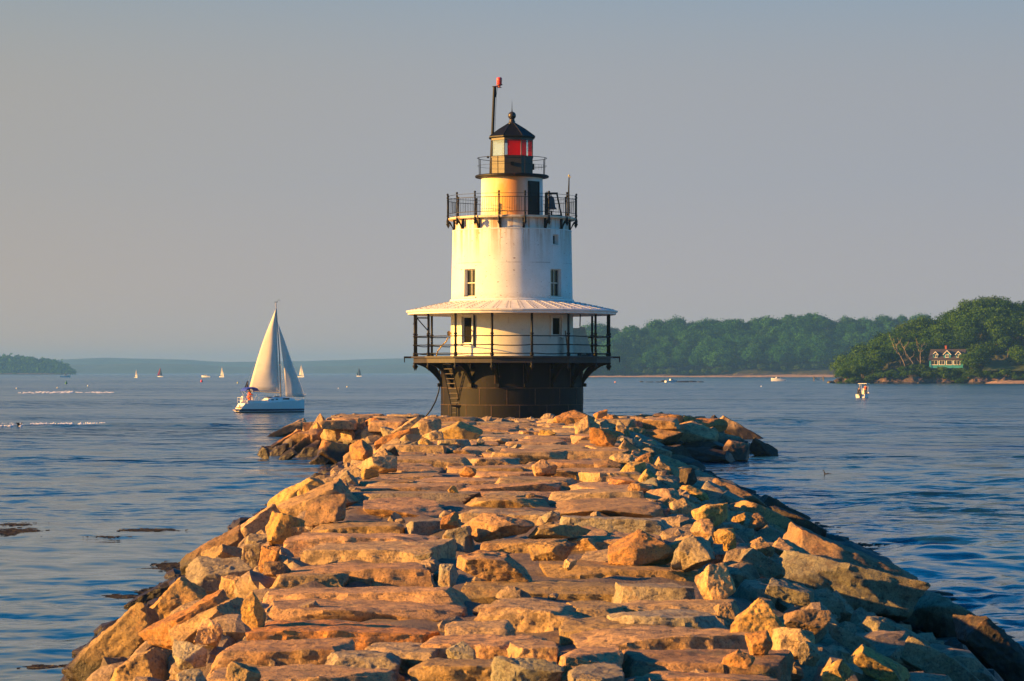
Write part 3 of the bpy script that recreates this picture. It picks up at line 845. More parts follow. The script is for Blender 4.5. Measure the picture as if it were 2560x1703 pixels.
def cyl_wall(name, r0, z0, r1, z1, holes, mat, parent, n=120, depth=.30, extra=None):
    """round wall with real openings: holes are (a0, a1, z0, z1), angles in degrees from the front, positive to the right"""
    aa = sorted(set([round(-180 + 360*i/n, 4) for i in range(n)] + [round(v, 4) for h in holes for v in h[:2]]))
    zz = sorted(set([z0, z1] + [z0 + (z1-z0)*i/8 for i in range(9)] + [v for h in holes for v in h[2:4]]))
    m = MB()
    rad = lambda z: r0 + (r1-r0)*(z-z0)/(z1-z0)
    def pt(a, z, dr=0.):
        r = rad(z) - dr; return (r*math.sin(R(a)), -r*math.cos(R(a)), z)
    na = len(aa)
    for z in zz:
        for a in aa: m.v.append(pt(a, z))
        m.v.append(pt(180, z))
    for k, z in enumerate(zz):
        for i, a in enumerate(aa + [180.0]): m.uv[k*(na+1)+i] = (R(a)*r0, z)
    for k in range(len(zz)-1):
        for i in range(na):
            a0 = aa[i]; a1 = aa[i+1] if i+1 < na else 180.0
            am, zm = (a0+a1)/2, (zz[k]+zz[k+1])/2
            if any(h[0] < am < h[1] and h[2] < zm < h[3] for h in holes): continue
            q = k*(na+1)+i
            m.f.append((q, q+1, q+na+2, q+na+1))
    for h in holes:
        al = [a for a in aa if h[0]-1e-3 <= a <= h[1]+1e-3]
        for (za, s) in ((h[2], 1), (h[3], -1)):
            for a, a2 in zip(al[:-1], al[1:]):
                b = len(m.v); m.v += [pt(a, za), pt(a2, za), pt(a2, za, depth), pt(a, za, depth)]
                for j, aq in enumerate((a, a2, a2, a)): m.uv[b+j] = (R(aq)*r0, za)
                m.f.append((b, b+1, b+2, b+3))
        for a in h[:2]:
            b = len(m.v); m.v += [pt(a, h[2]), pt(a, h[3]), pt(a, h[3], depth), pt(a, h[2], depth)]
            for j, zq in enumerate((h[2], h[3], h[3], h[2])): m.uv[b+j] = (R(a)*r0, zq)
            m.f.append((b, b+1, b+2, b+3))
    o = m.build(name, mat, parent, (0, 0, LBASE))
    o.data.polygons.foreach_set('use_smooth', [True]*len(o.data.polygons))
    md = o.modifiers.new('edges', 'EDGE_SPLIT'); md.split_angle = R(35)
    return o

def ring_pt(a, r, z): return Vector((r*math.sin(R(a)), -r*math.cos(R(a)), z))
def facing(a):
    """matrix: x along the wall to the right, y into the wall, z up"""
    return Matrix.Rotation(R(a), 4, 'Z')

LH = empty('lighthouse', (0, D, LBASE), 'white round lighthouse on a black caisson base at the end of the breakwater', 'lighthouse')
O = (0, 0, LBASE)
WHITE = paint('white_trim', (.74, .72, .66), .5, .12, 6, .1)
ROOFW = paint('white_roof', (.80, .78, .73), .45, .10, 3, .12, rust=.10, rustcol=(.45, .33, .18))
SASH = paint('old_sash', (.55, .52, .44), .6, .2, 8, .1)
DARKROOM = paint('dark_opening', (.006, .0055, .005), .8, .2, 3, .05, Specular__IOR__Level=.1)  # near-black colour stands in for the unlit space behind openings
g = N('window_glass'); gp = g.principled((.02, .024, .026), .06, None, IOR=1.5)
WGLASS = g.m

# caisson
def caisson():
    b = N('caisson_iron'); p = b.obj(); uvp = b.n('UVMap').outputs[0]
    n1 = b.noise(p, 1.2, 6, .65); st = b.noise(b.scaled(p, (2.2, 2.2, .14)), 1.6, 6, .65); n2 = b.noise(p, 14, 4, .6)
    c = b.mix(b.ramp(n1, [(.35, 0), (.7, 1)]), (.004, .0035, .0035), (.009, .0075, .007))
    c = b.mix(b.ramp(st, [(.56, 0), (.78, .8)]), c, (.030, .016, .008))
    c = b.mix(b.ramp(b.noise(p, .8, 6, .7), [(.62, 0), (.74, .6)]), c, (.060, .027, .010))
    c = b.mix(b.ramp(b.noise(b.scaled(p, (5, 5, .3)), 1.8, 4, .6), [(.62, 0), (.75, .5)]), c, (.020, .0195, .019))
    b.principled(c, .68, b.bump(b.math('ADD', b.math('MULTIPLY', n1, .6), b.math('MULTIPLY', n2, .3)), .5, .03), Specular__IOR__Level=.25)
    m = MB(); m.lathe([(3.74, LBASE-.4), (3.76, 2.0), (3.76, 4.60)], (0, 0, 0), 96)
    base = m.build('caisson', b.m, LH, O, True)
    base.modifiers.new('edges', 'EDGE_SPLIT').split_angle = R(35)
    m = MB()
    for z in (2.44, 3.32): m.lathe([(3.755, z-.02), (3.773, z-.012), (3.773, z+.012), (3.755, z+.02)], n=96)
    for z0, z1, off in ((1.5, 2.41, 6), (2.47, 3.29, -4), (3.35, 4.55, 9)):
        for k in range(16):
            a = k*22.5 + off
            m.box(ring_pt(a, 3.757, (z0+z1)/2), (.035, .03, z1-z0), facing(a))
    m.build('plate_seams', paint('seam_rust', (.085, .055, .038), .7, .4, 5, .2, Specular__IOR__Level=.2), base, O)
caisson()

# lower gallery deck
def lower_gallery():
    wood = paint('deck_timber', (.020, .016, .014), .6, .35, 3, .4, rust=.15, rustcol=(.075, .042, .022))
    A16 = [-168.75 + 22.5*k for k in range(16)]
    m = MB()
    m.lathe([(5.40, 4.88), (5.40, 4.965)], n=16, a0=R(11.25))
    m.lathe([(3.5, 4.62), (5.27, 4.62), (5.27, 4.875), (3.5, 4.875)], n=16, a0=R(11.25), close=False)
    deck = m.build('gallery_deck', wood, LH, O)
    for a, s in ((-90, -1), (90, 1)):
        m = MB(); m.box((s*5.5, 0, 4.92), (.42, .16, .10)); m.box((s*5.68, 0, 4.80), (.05, .07, .30))
        m.build('beam_end', BLACK, deck, O)
    for a in A16:
        u = ring_pt(a, 1, 0)
        # curved cast bracket
        m = MB()
        arc = [(3.74 + 1.50*(1-math.cos(PI/2*t)), 3.42 + 1.18*math.sin(PI/2*t)) for t in [i/9 for i in range(10)]]
        outer = [(3.74, 3.42)] + [(3.86 + 1.38*(1-math.cos(PI/2*t))**1.0, 3.40 + 1.10*math.sin(PI/2*t)**1.0) for t in [i/9 for i in range(10)]]
        w = (0, 0, 1); nrm = Vector((math.cos(R(a)), math.sin(R(a)), 0))
        low = []
        for i in range(11):
            t = i/10
            low.append((3.76 + 1.46*t, 3.42 + 1.14*math.sin(PI/2*t)**.80 - .02))
        up = [(5.22, 4.62), (4.40, 4.62)]
        inn = [(4.30 - .50*i/5, 4.50 - .62*(1-math.cos(PI/2*i/5))) for i in range(6)] + [(3.76, 3.80)]
        m.prism(low + up + inn, (0, 0, 0), u, w, nrm, .13)
        m.box(u*3.86 + Vector((0, 0, 3.46)), (.24, .24, .18), facing(a))
        m.prism([(3.76, 4.3), (3.90, 4.3), (3.90, 4.62), (3.76, 4.62)], (0, 0, 0), u, w, nrm, .12)
        m.build('bracket', BLACK, LH, O)
        # post from rail to roof with pendant below
        q = u*5.20
        m = MB()
        m.tube(q + Vector((0, 0, 4.96)), q + Vector((0, 0, 7.20)), .062, n=10)
        for z in (5.12, 5.55, 6.0, 6.12): m.lathe([(.06, -.05), (.10, -.02), (.10, .02), (.06, .05)], q + Vector((0, 0, z)), 10)
        m.lathe([(.06, 0), (.11, .05), (.11, .10), (.06, .14)], q + Vector((0, 0, 4.96)), 10)
        p = m.build('post', BLACKP, LH, O, True)
        m = MB()
        m.lathe([(.005, -.40), (.045, -.28), (.115, -.17), (.10, -.13), (.055, -.08), (.085, -.02), (.085, .03)], u*5.21 + Vector((0, 0, 4.60)), 10)
        m.build('pendant', BLACK, p, O, True)
    # three rails, a little bent, panel by panel
    rr = random.Random(3)
    for k in range(16):
        m = MB()
        a0, a1 = A16[k], A16[k] + 22.5
        for z, sag in ((6.0, .01), (5.55, .045), (5.11, .03)):
            p0, p1 = ring_pt(a0, 5.20, z), ring_pt(a1, 5.20, z)
            s = sag*rr.uniform(-.2, 1.3)
            m.path([p0.lerp(p1, t) - Vector((0, 0, s*math.sin(PI*t) + rr.uniform(-.008, .008))) for t in (0, .2, .4, .6, .8, 1)], .026, 6)
        m.build('rail', BLACKP, LH, O, True)
    # veranda roof
    m = MB()
    n = 64
    prof = [(5.46, 7.15), (5.50, 7.17), (5.50, 7.26), (5.58, 7.28), (5.60, 7.36), (5.45, 7.40), (4.4, 7.63), (3.35, 7.84), (3.2, 7.90), (3.15, 7.90)]
    m.lathe(prof, n=n, close=False)
    m.lathe([(5.46, 7.15), (5.30, 7.15), (3.22, 7.45)], n=n, close=False)
    m.lathe([(3.2, 7.86), (3.28, 7.88), (3.28, 7.95), (3.2, 7.98)], n=96, close=False)
    for k in range(48):
        a = k*7.5 + 3.75
        m.path([ring_pt(a, r, z+.015) for r, z in ((5.44, 7.385), (4.4, 7.615), (3.35, 7.825))], .008, 5)
    nf = len(m.f)
    for k in range(96):
        for r in (3.6, 3.9, 4.2, 4.5, 4.8, 5.1, 5.35):
            a = k*3.75 + .9*(1 if k % 2 else -1)
            z = float(np.interp(r, [3.35, 4.4, 5.45], [7.84, 7.63, 7.40]))
            if math.cos(R(a)) > -.2: m.box(ring_pt(a, r, z+.012), (.045, .045, .03), facing(a))
    roof = m.build('veranda_roof', ROOFW, LH, O)
    roof.data.materials.append(paint('rivets', (.22, .22, .24), .6))
    for q in roof.data.polygons[nf:]: q.material_index = 1

lower_gallery()

# walls with openings
LWIN = [(-52.6, -39.2, 5.62, 7.03), (39.6, 52.2, 6.04, 7.0)]
TWIN = [(-51.2, -36.8, 8.06, 9.50), (39.0, 53.6, 8.06, 9.50), (42.6, 50.3, 10.76, 11.30)]
cyl_wall('lower_wall', 3.24, 4.93, 3.22, 7.50, LWIN, WALL_L, LH)
cyl_wall('tower_wall', 3.21, 7.80, 3.14, 11.58, TWIN, WALL_T, LH)
cyl_wall('tower_neck', 3.05, 11.58, 3.05, 12.18, [], WALL_T, LH)
m = MB(); m.lathe([(3.05, 11.56), (3.16, 11.555), (3.16, 11.60), (3.05, 11.62)], n=96, close=False); m.build('wall_band', WHITE, LH, O)
m = MB(); m.lathe([(2.55, 4.9), (2.55, 12.1)], n=48, close=False); m.build('dark_inside', DARKROOM, LH, O)  # black sleeve: the tower's inner darkness put into its colour

def window(h, r, sash=True, setback=.20, unglazed=False):
    a = (h[0]+h[1])/2; z0, z1 = h[2], h[3]
    w = 2*r*math.sin(R(h[1]-h[0])/2); hh = z1 - z0; M = facing(a)
    c = ring_pt(a, r*math.cos(R(h[1]-h[0])/2) - setback, (z0+z1)/2)
    m = MB()
    def bar(x, z, sx, sz, dy=0, sy=.06): m.box(c + M @ Vector((x, dy, z)), (sx, sy, sz), M)
    t = .055
    bar(-w/2+t/2, 0, t, hh); bar(w/2-t/2, 0, t, hh); bar(0, hh/2-t/2, w-2*t, t); bar(0, -hh/2+t/2, w-2*t, t)
    if sash:
        bar(0, 0, w-2*t, .05, -.012); bar(0, hh/4, .022, hh/2-.08, -.004, .05); bar(0, -hh/4, .022, hh/2-.08, -.004, .05)
    f = m.build('window', SASH if not unglazed else WHITE, LH, O)
    m = MB(); m.box(c + M @ Vector((0, .035, 0)), (w-.02, .02, hh-.02), M)
    m.build('pane', WGLASS if not unglazed else DARKROOM, f, O)  # without glass, a black sheet paints the dark of the opening
    m = MB(); cc = ring_pt(a, r, z0)
    m.box(cc + M @ Vector((0, .02, -.035)), (w+.10, .12, .065), M)
    m.build('sill', WHITE, f, O)
    return f
for h in TWIN[:2]: window(h, 3.2)
window(TWIN[2], 3.15, False, .22, True)
for h in LWIN:
    f = window(h, 3.23, False, .05, True)
    a = (h[0]+h[1])/2; w = 2*3.23*math.sin(R(h[1]-h[0])/2); M = facing(a)
    c = ring_pt(a, 3.26, (h[2]+h[3])/2); hh = h[3]-h[2]; m = MB()
    for x in (-w/2-.05, w/2+.05): m.box(c + M @ Vector((x, 0, 0)), (.10, .06, hh+.2), M)
    m.box(c + M @ Vector((0, 0, hh/2+.05)), (w, .06, .10), M)
    m.build('casing', WHITE, f, O)

# fittings on the lower gallery
m = MB(); m.path([ring_pt(-36.4, 3.28, 7.1), ring_pt(-36.4, 3.28, 5.45)], .035, 6); m.build('conduit', BLACKP, LH, O)
m = MB(); m.path([ring_pt(-14, 3.4, 7.2), ring_pt(-3, 3.6, 6.98)][1:] + [ring_pt(-3, 3.6, 6.4) + Vector((0, 0, .25))], .02, 6); m.build('drain_spout', SASH, LH, O)
m = MB()
q = ring_pt(-56.25, 5.2, 0)
zt = 6.94
m.tube(q + Vector((.02, 0, 6.1)), q + Vector((.02, 0, 7.0)), .05); m.tube(q + Vector((0, 0, zt)), q + Vector((-.62, -.3, zt)), .034)
m.tube(q + Vector((-.58, -.28, zt-.02)), q + Vector((0, 0, 6.25)), .028); m.tube(q + Vector((-.6, -.29, zt)), q + Vector((-.78, -.38, 6.6)), .012)
m.sphere(q + Vector((-.02, -.1, 6.05)), .08, 8)
m.build('davit_bracket', BLACKP, LH, O)
m = MB()
pts = [ring_pt(-80, 3.42, 5.95), ring_pt(-82, 3.5, 5.75), ring_pt(-86, 3.7, 5.55), ring_pt(-89, 3.92, 5.25), ring_pt(-90, 4.0, 4.98)]
m.path(pts, .035, 6)
ro = N('striped_rope'); wv = ro.n('TexWave', Vector=ro.obj(), Scale=4.5)
ro.principled(ro.mix(ro.ramp(wv.outputs[0], [(.45, 0), (.55, 1)]), (.62, .45, .12), (.03, .03, .03)), .8)
m.build('rope', ro.m, LH, O, True)
m = MB(); m.sphere(ring_pt(-79, 3.38, 6.18), .11, 10, (1, 1, 1.2)); m.box(ring_pt(-79, 3.33, 6.18), (.2, .1, .08), facing(-79)); m.build('wall_lamp', paint('old_brass', (.30, .19, .08), .4), LH, O, True)
# white boarded hood on the right of the wall
m = MB()
m.prism([(3.10, 4.97), (4.28, 4.97), (3.86, 6.52), (3.62, 6.55), (3.55, 6.48), (3.10, 6.48)], (0, .9, 0), (1, 0, 0), (0, 0, 1), (0, 1, 0), .9)
m.build('entrance_hood', WHITE, LH, O)
m = MB(); m.tube((3.62, .4, 7.2), (3.6, .4, 6.56), .03); m.build('hood_pipe', BLACKP, LH, O)
m = MB(); m.tube(ring_pt(59, 3.45, 4.98), ring_pt(56, 3.35, 6.3), .05, .03); m.build('leaning_pole', paint('weathered_wood', (.17, .12, .08), .8), LH, O)
m = MB()
for dx, s in ((0, .12), (.25, .09), (.5, .13), (.62, .07)): m.box((3.55+dx, -.7, 4.99+s/2), (.22, .2, s), Matrix.Rotation(dx, 4, 'Z'))
m.build('stacked_line', paint('line_black', (.03, .03, .035), .7), LH, O)

# ladder, landing and hose on the caisson
def ladder():
    def P(px, py, r): # on a cylinder round the axis
        x = (px-1280)*D/F; x = x*.975
        y = -math.sqrt(max(r*r - x*x, .01)); return Vector((x, y, EYE + (HZ-py)*(D+y)/F))
    m = MB()
    lt, lb = P(1104.7, 905, 4.75), P(1126.5, 1013, 4.0)
    off = Vector((.46, -.05, 0))
    m.tube(lt, lb, .022, n=6); m.tube(lt+off, lb+off, .022, n=6)
    lad = m.build('ladder', BLACKP, LH, O)
    rung = paint('worn_rung', (.36, .30, .20), .35, .2)
    for k in range(9):
        t = .05 + k/8*.90; m = MB(); m.tube(lt.lerp(lb, t), lt.lerp(lb, t)+off, .02, n=6); m.build('rung', rung, lad, O)
    m = MB(); c = (lb + off*.8); m.box((c.x+.12, c.y+.12, 2.40), (.95, .62, .07))
    m.build('landing', BLACK, LH, O)
    m = MB()
    a0 = Vector((c.x-.34, c.y-.12, 2.37)); a1 = Vector((c.x-.34, c.y-.12, 1.55)); o2 = Vector((.25, 0, 0))
    m.tube(a0, a1, .022, n=6); m.tube(a0+o2, a1+o2, .022, n=6)
    l2 = m.build('ladder', BLACKP, LH, O)
    for t in (.1, .42, .75):
        m = MB(); m.tube(a0.lerp(a1, t), a0.lerp(a1, t)+o2, .02, n=6); m.build('rung', rung, l2, O)
    m = MB()
    m.path([Vector(p) for p in ((-3.80, -.3, 4.5), (-3.82, -.35, 3.9), (-3.80, -.5, 3.5), (-3.86, -.6, 3.1), (-4.02, -.7, 2.6), (-4.26, -.8, 2.15), (-4.55, -.9, 1.78))], .036, 8)
    m.build('hose', BLACKP, LH, O, True)
ladder()

# upper gallery
def upper_gallery():
    A16 = [-168.75 + 22.5*k for k in range(16)]
    m = MB(); m.lathe([(3.0, 12.14), (3.32, 12.14), (3.36, 12.17), (3.36, 12.24), (3.30, 12.27), (.2, 12.28)], n=96, close=False)
    m.build('upper_gallery_deck', paint('rusty_white', (.66, .56, .40), .55, .2, 4, .2, rust=.35, rustcol=(.45, .21, .06)), LH, O)
    rr = random.Random(8)
    for a in A16:
        u = ring_pt(a, 1, 0); nrm = Vector((math.cos(R(a)), math.sin(R(a)), 0)); w = Vector((0, 0, 1))
        m = MB()
        arc = [(3.12 + .30*(1-math.cos(PI/2*i/6)), 11.62 + .40*math.sin(PI/2*i/6)) for i in range(7)]
        arc2 = [(3.06 + .10, 12.06), (3.06 + .10, 11.60)]
        m.prism([(3.04, 11.60), (3.14, 11.58)] + [(3.14 + .34*i/6, 11.62 + .42*math.sin(PI/2*i/6)) for i in range(1, 7)] + [(3.50, 12.12), (3.40, 12.12)]
                + [(3.36 - .20*i/5, 12.05 - .36*(1-math.cos(PI/2*i/5))) for i in range(6)] + [(3.04, 11.72)], (0, 0, 0), u, w, nrm, .10)
        m.box(u*3.09 + w*11.87, (.10, .12, .52), facing(a))
        m.build('bracket', BLACK, LH, O)
        q = u*3.45; m = MB()
        m.tube(q + w*12.0, q + w*13.44, .034, n=8)
        m.sphere(q + w*13.47, .062, 8)
        for z in (12.35, 13.30): m.lathe([(.03, -.06), (.055, -.03), (.055, .03), (.03, .06)], q + w*z, 8)
        p = m.build('post', BLACKP, LH, O, True)
        m = MB(); m.lathe([(.004, -.26), (.06, -.16), (.09, -.10), (.05, -.05), (.075, 0), (.06, .12), (.03, .2)], q + w*12.02, 8); m.build('pendant', BLACK, p, O, True)
    for k in range(16):
        a0, a1 = A16[k], A16[k]+22.5
        m = MB(); ro_ = 3.48
        p0, p1 = ring_pt(a0, ro_, 0), ring_pt(a1, ro_, 0)
        for z, r in ((13.20, .016), (12.45, .016), (13.385, .011)):
            m.tube(p0 + Vector((0,0,z)), p1 + Vector((0,0,z)), r, n=5)
        for i in range(11):
            t = (i+.5)/11; b = p0.lerp(p1, t) + Vector((rr.uniform(-.008, .008), 0, 0))
            m.tube(b + Vector((0,0,12.45)), b + Vector((rr.uniform(-.012,.012), 0, 13.2)), .0095, n=4, cap=False)
        m.build('railing_panel', BLACKP, LH, O)
    # slim pole at the right of the gallery
    q = ring_pt(64, 3.30, 0); m = MB()
    m.path([q + Vector((0,0,12.3)), q + Vector((0,0,13.6)), q + Vector((.02,0,14.36))], [.045, .04, .028], 8)
    po = m.build('slim_pole', BLACKP, LH, O)
    m = MB(); m.sphere(q + Vector((.02,0,14.42)), .055, 8); m.box(q + Vector((.05, 0, 14.34)), (.14, .06, .04)); m.build('pole_cap', paint('brass_cap', (.55, .45, .12), .35), po, O)
    # bell in its frame
    m = MB(); y = -.75
    m.box((1.80, y, 12.92), (.16, .14, 1.28)); m.box((2.08, y, 13.53), (.66, .16, .10)); m.tube((2.36, y, 13.52), (2.60, y, 12.33), .045, n=6)
    m.box((2.2, y, 12.36), (.90, .12, .10)); m.tube((2.08, y, 12.36), (2.08, y, 12.62), .05, n=6)
    for x in (1.84, 1.94): m.tube((x, y, 13.55), (x, y, 13.64), .02, n=6)
    fr = m.build('bell_frame', BLACKP, LH, O)
    m = MB(); m.lathe([(.31, 0), (.275, .05), (.22, .16), (.19, .40), (.175, .55), (.10, .66), (.03, .70), (.03, .80)], (2.05, y, 12.70), 24)
    m.build('bell', paint('old_bell', (.028, .035, .045), .4, .3), fr, O, True)
upper_gallery()

# watch room with its door
DOOR = (31.5, 57.5, 12.30, 14.14)
cyl_wall('watch_room_wall', 1.64, 12.27, 1.62, 14.40, [DOOR], WALL_W, LH, 96, .12)
m = MB(); m.lathe([(1.3, 12.28), (1.3, 14.38)], n=32, close=False); m.build('dark_inside', DARKROOM, LH, O)  # black sleeve painting the unlit inside of the watch room
a = 44.5; M = facing(a); w = 2*1.64*math.sin(R(13)); c = ring_pt(a, 1.64*math.cos(R(13)) + .02, 13.22); m = MB()
m.box(c, (w+.06, .05, 1.86), M)
for x in (-w/2, w/2): m.box(c + M @ Vector((x, -.02, 0)), (.05, .06, 1.86), M)
m.box(c + M @ Vector((0, -.03, .3)), (w-.16, .02, .9), M)
dr = m.build('door', BLACKP, LH, O)
m = MB(); m.sphere(c + M @ Vector((-.26, -.07, -.1)), .035, 8); m.build('handle', BLACK, dr, O)

# lantern gallery, lantern, cupola, mast
def lantern():
    m = MB(); m.lathe([(1.60, 14.36), (1.92, 14.40), (1.95, 14.43), (1.95, 14.50), (1.90, 14.53), (.2, 14.54)], n=64, close=False)
    m.build('lantern_gallery_deck', BLACK, LH, O)
    m = MB()
    for z, r in ((15.43, .016), (15.02, .008)):
        pts = [ring_pt(k*7.5, 1.82 + .02*math.sin(k*.7), z) for k in range(49)]
        m.path(pts, r, 5, cap=False)
    ra = m.build('gallery_ring', BLACKP, LH, O, True)
    for a in (-73, -24, 22, 72, 112, 162, -152, -112):
        m = MB(); m.tube(ring_pt(a, 1.80, 14.48), ring_pt(a, 1.82, 15.44), .020, n=6); m.build('ring_post', BLACKP, ra, O)
    AV = [-20.2 + 45*k for k in range(8)]; rv = 1.163
    oct_ = lambda r, z: [(r*math.sin(R(a)), -r*math.cos(R(a)), z) for a in AV]
    def ring(m, r0, z0, r1, z1):
        b = len(m.v); m.v += oct_(r0, z0) + oct_(r1, z1)
        m.f += [(b+i, b+(i+1) % 8, b+8+(i+1) % 8, b+8+i) for i in range(8)]
    m = MB(); ring(m, rv, 14.5, rv, 15.45); ring(m, rv+.03, 15.42, rv+.03, 15.49); ring(m, rv+.03, 15.49, rv-.12, 15.50); ring(m, rv-.12, 15.50, rv-.12, 14.5)
    lw = m.build('lantern_wall', paint('lantern_brown', (.030, .023, .017), .5, .2, 5, .1), LH, O)
    m = MB()
    mid = (AV[0]+AV[1])/2
    for k in range(3): m.box(ring_pt(mid-2, rv*.93+.03, 15.08), (.16, .05, .18), facing(mid))
    m.build('vent', BLACKP, lw, O)
    # glazing bars
    m = MB()
    for a in AV: m.tube(ring_pt(a, rv-.01, 15.47), ring_pt(a, rv-.01, 16.46), .022, n=6)
    ring(m, rv+.01, 15.47, rv+.01, 15.52); ring(m, rv+.02, 16.34, rv+.02, 16.50); ring(m, rv-.06, 16.34, rv+.02, 16.34)
    m.build('glazing_bars', paint('bar_brown', (.05, .038, .026), .5, .2), LH, O)
    # panes: clear, red, and a white strip as in the photo
    def glassm(name, col, refl=.10, white=0.0):
        q = N(name); tr = q.n('BsdfTransparent', Color=(*col, 1)); gl = q.n('BsdfGlossy', Color=(1, 1, 1, 1), Roughness=.03)
        df = q.n('BsdfDiffuse', Color=(*(.52, .68, .74), 1) if white > 0 else (*col, 1))
        m1 = q.n('MixShader', Fac=white if white else (.34 if col[1] < .1 else .10)); q.t.links.new(tr.outputs[0], m1.inputs[1]); q.t.links.new(df.outputs[0], m1.inputs[2])
        fr = q.n('LayerWeight', Blend=.25)
        m2 = q.n('MixShader'); q.t.links.new(q.math('MULTIPLY', fr.outputs['Fresnel'], .6), m2.inputs[0])
        q.t.links.new(m1.outputs[0], m2.inputs[1]); q.t.links.new(gl.outputs[0], m2.inputs[2])
        q.t.links.new(m2.outputs[0], q.out.inputs[0]); return q.m
    CLEAR, RED, MILK = glassm('clear_pane', (.93, .96, .95)), glassm('red_pane', (.95, .010, .015)), glassm('milky_pane', (.93, .95, .9), white=.20)
    def pane(k, f0, f1, mat):
        p0, p1 = ring_pt(AV[k % 8], rv-.02, 0), ring_pt(AV[(k+1) % 8], rv-.02, 0)
        a, b = p0.lerp(p1, f0), p0.lerp(p1, f1); nn = Vector((a.x+b.x, a.y+b.y, 0)).normalized()
        m = MB(); z0, z1 = Vector((0,0,15.51)), Vector((0,0,16.35))
        m.v = [a+z0, b+z0, b+z1, a+z1] + [v - nn*.012 for v in (a+z0, b+z0, b+z1, a+z1)]
        m.v = [tuple(v) for v in m.v]
        m.f = [(0,1,2,3), (7,6,5,4), (0,4,5,1), (1,5,6,2), (2,6,7,3), (3,7,4,0)]
        m.build('pane', mat, LH, O)
    pane(7, .03, .97, MILK)
    pane(0, .03, .17, CLEAR); pane(0, .18, .97, RED)
    pane(1, .03, .46, RED); pane(1, .47, .62, MILK); pane(1, .63, .97, RED)
    for k in (2, 3, 4, 5, 6): pane(k, .03, .97, CLEAR)
    # lamp inside
    m = MB(); m.lathe([(.30, 15.45), (.30, 15.62), (.12, 15.66), (.10, 15.85), (.16, 15.90), (.16, 16.15), (.08, 16.22), (.02, 16.26)], (-.08, 0, 0), 20)
    m.build('lamp', paint('lamp_metal', (.10, .06, .05), .35), LH, O, True)
    # roof
    m = MB(); rr = 1.30
    ring(m, rr-.04, 16.47, rr, 16.50); ring(m, rr, 16.50, rr, 16.56); ring(m, rr, 16.56, .78, 16.93); ring(m, .78, 16.93, .22, 17.27); ring(m, rr-.04, 16.47, .3, 16.49)
    ro = m.build('cupola_roof', BLACKP, LH, O)
    m = MB()
    for a in AV: m.path([ring_pt(a, rr, 16.56), ring_pt(a, .78, 16.935), ring_pt(a, .22, 17.275)], .018, 5)
    m.build('roof_ribs', BLACKP, ro, O)
    m = MB(); m.lathe([(.24, 17.22), (.22, 17.30), (.15, 17.34), (.18, 17.40), (.13, 17.44), (.15, 17.48), (.10, 17.52)], n=20); m.sphere((0, 0, 17.69), .215, 20)
    bl = m.build('ventilator_ball', paint('ball_bronze', (.030, .024, .020), .4, .2), LH, O, True)
    m = MB(); m.path([(0, 0, 17.88), (0, 0, 18.05), (0, 0, 18.52)], [.035, .018, .004], 6); m.build('lightning_rod', BLACKP, bl, O)
    # mast with the red beacon
    m = MB(); b0, b1 = Vector((-1.13, .45, 14.5)), Vector((-.93, .45, 19.26))
    m.path([b0, b0.lerp(b1, .55), b1], [.085, .082, .078], 12)
    m.tube(b1 - Vector((-.06, 0, .55)), b1 + Vector((.06, 0, .02)), .045, n=8)
    m.lathe([(.13, 0), (.13, .03)], b1, 12)
    m.path([b1 + Vector((.17, 0, 0)), b1 + Vector((.10, 0, -.45)), b0 + Vector((.14, 0, .3))], .010, 5)
    m.sphere(b0 + Vector((-.14, -.2, 1.02)), .07, 8)
    ms = m.build('mast', BLACKP, LH, O)
    m = MB(); c = b1 + Vector((.26, 0, 0)); m.tube(b1 + Vector((.02, 0, .03)), c + Vector((.02, 0, .02)), .03, n=6)
    m.lathe([(.14, 0), (.06, .04), (.06, .09), (.17, .14), (.17, .17)], c - Vector((0, 0, .04)), 16); m.build('beacon_bracket', paint('beacon_base', (.32, .05, .03), .5), ms, O)
    q = N('beacon_red'); q.principled((.75, .03, .015), .35, None, Coat__Weight=.4)
    m = MB(); m.lathe([(.115, .13), (.13, .16), (.145, .42), (.14, .49), (.10, .52)], c - Vector((0, 0, .02)), 20); m.build('beacon', q.m, ms, O, True)
    # aerial
    m = MB(); m.tube((1.05, -.1, 14.96), (1.78, -.1, 14.97), .012, n=5); m.box((1.12, -.1, 14.98), (.12, .12, .32))
    for i, x in enumerate((1.22, 1.42, 1.55, 1.74)): m.tube((x, -.1, 14.83-.02*i), (x, -.1, 15.1-.01*i), .008, n=4)
    m.build('aerial', BLACKP, LH, O)
lantern()
# ------------------------------------------------------------------ boats
def sailcloth(name, col=(.86, .84, .79)):
    b = N(name); p = b.obj()
    n = b.noise(b.scaled(p, (.6, .6, 1.6)), 1.6, 4, .5)
    c = b.mix(b.ramp(n, [(.3, 0), (.7, 1)]), tuple(x*.92 for x in col), col)
    d = b.n('BsdfDiffuse', Color=c, Normal=b.bump(n, .4, .08)); t = b.n('BsdfTranslucent', Color=c)
    m = b.n('MixShader', Fac=.45); b.t.links.new(d.outputs[0], m.inputs[1]); b.t.links.new(t.outputs[0], m.inputs[2])
    b.t.links.new(m.outputs[0], b.out.inputs[0]); return b.m
SAIL = sailcloth('sailcloth')
GEL = paint('gelcoat', (.80, .80, .78), .25, .04, 2, .03)
def hull_mat():
    b = N('hull_paint'); sep = b.n('SeparateXYZ', Vector=b.obj())
    z = sep.outputs[2]
    c = b.ramp(b.maprange(z, -.2, .8), [(0, (.012, .014, .02)), (.315, (.012, .014, .02)), (.32, (.75, .75, .75)), (.365, (.75, .75, .75)), (.37, (.008, .016, .07)), (.56, (.008, .016, .07)), (.565, (.80, .80, .79)), (1, (.80, .80, .79))])
    c.node.color_ramp.interpolation = 'CONSTANT'
    b.principled(c, .22); return b.m
HULL = hull_mat()
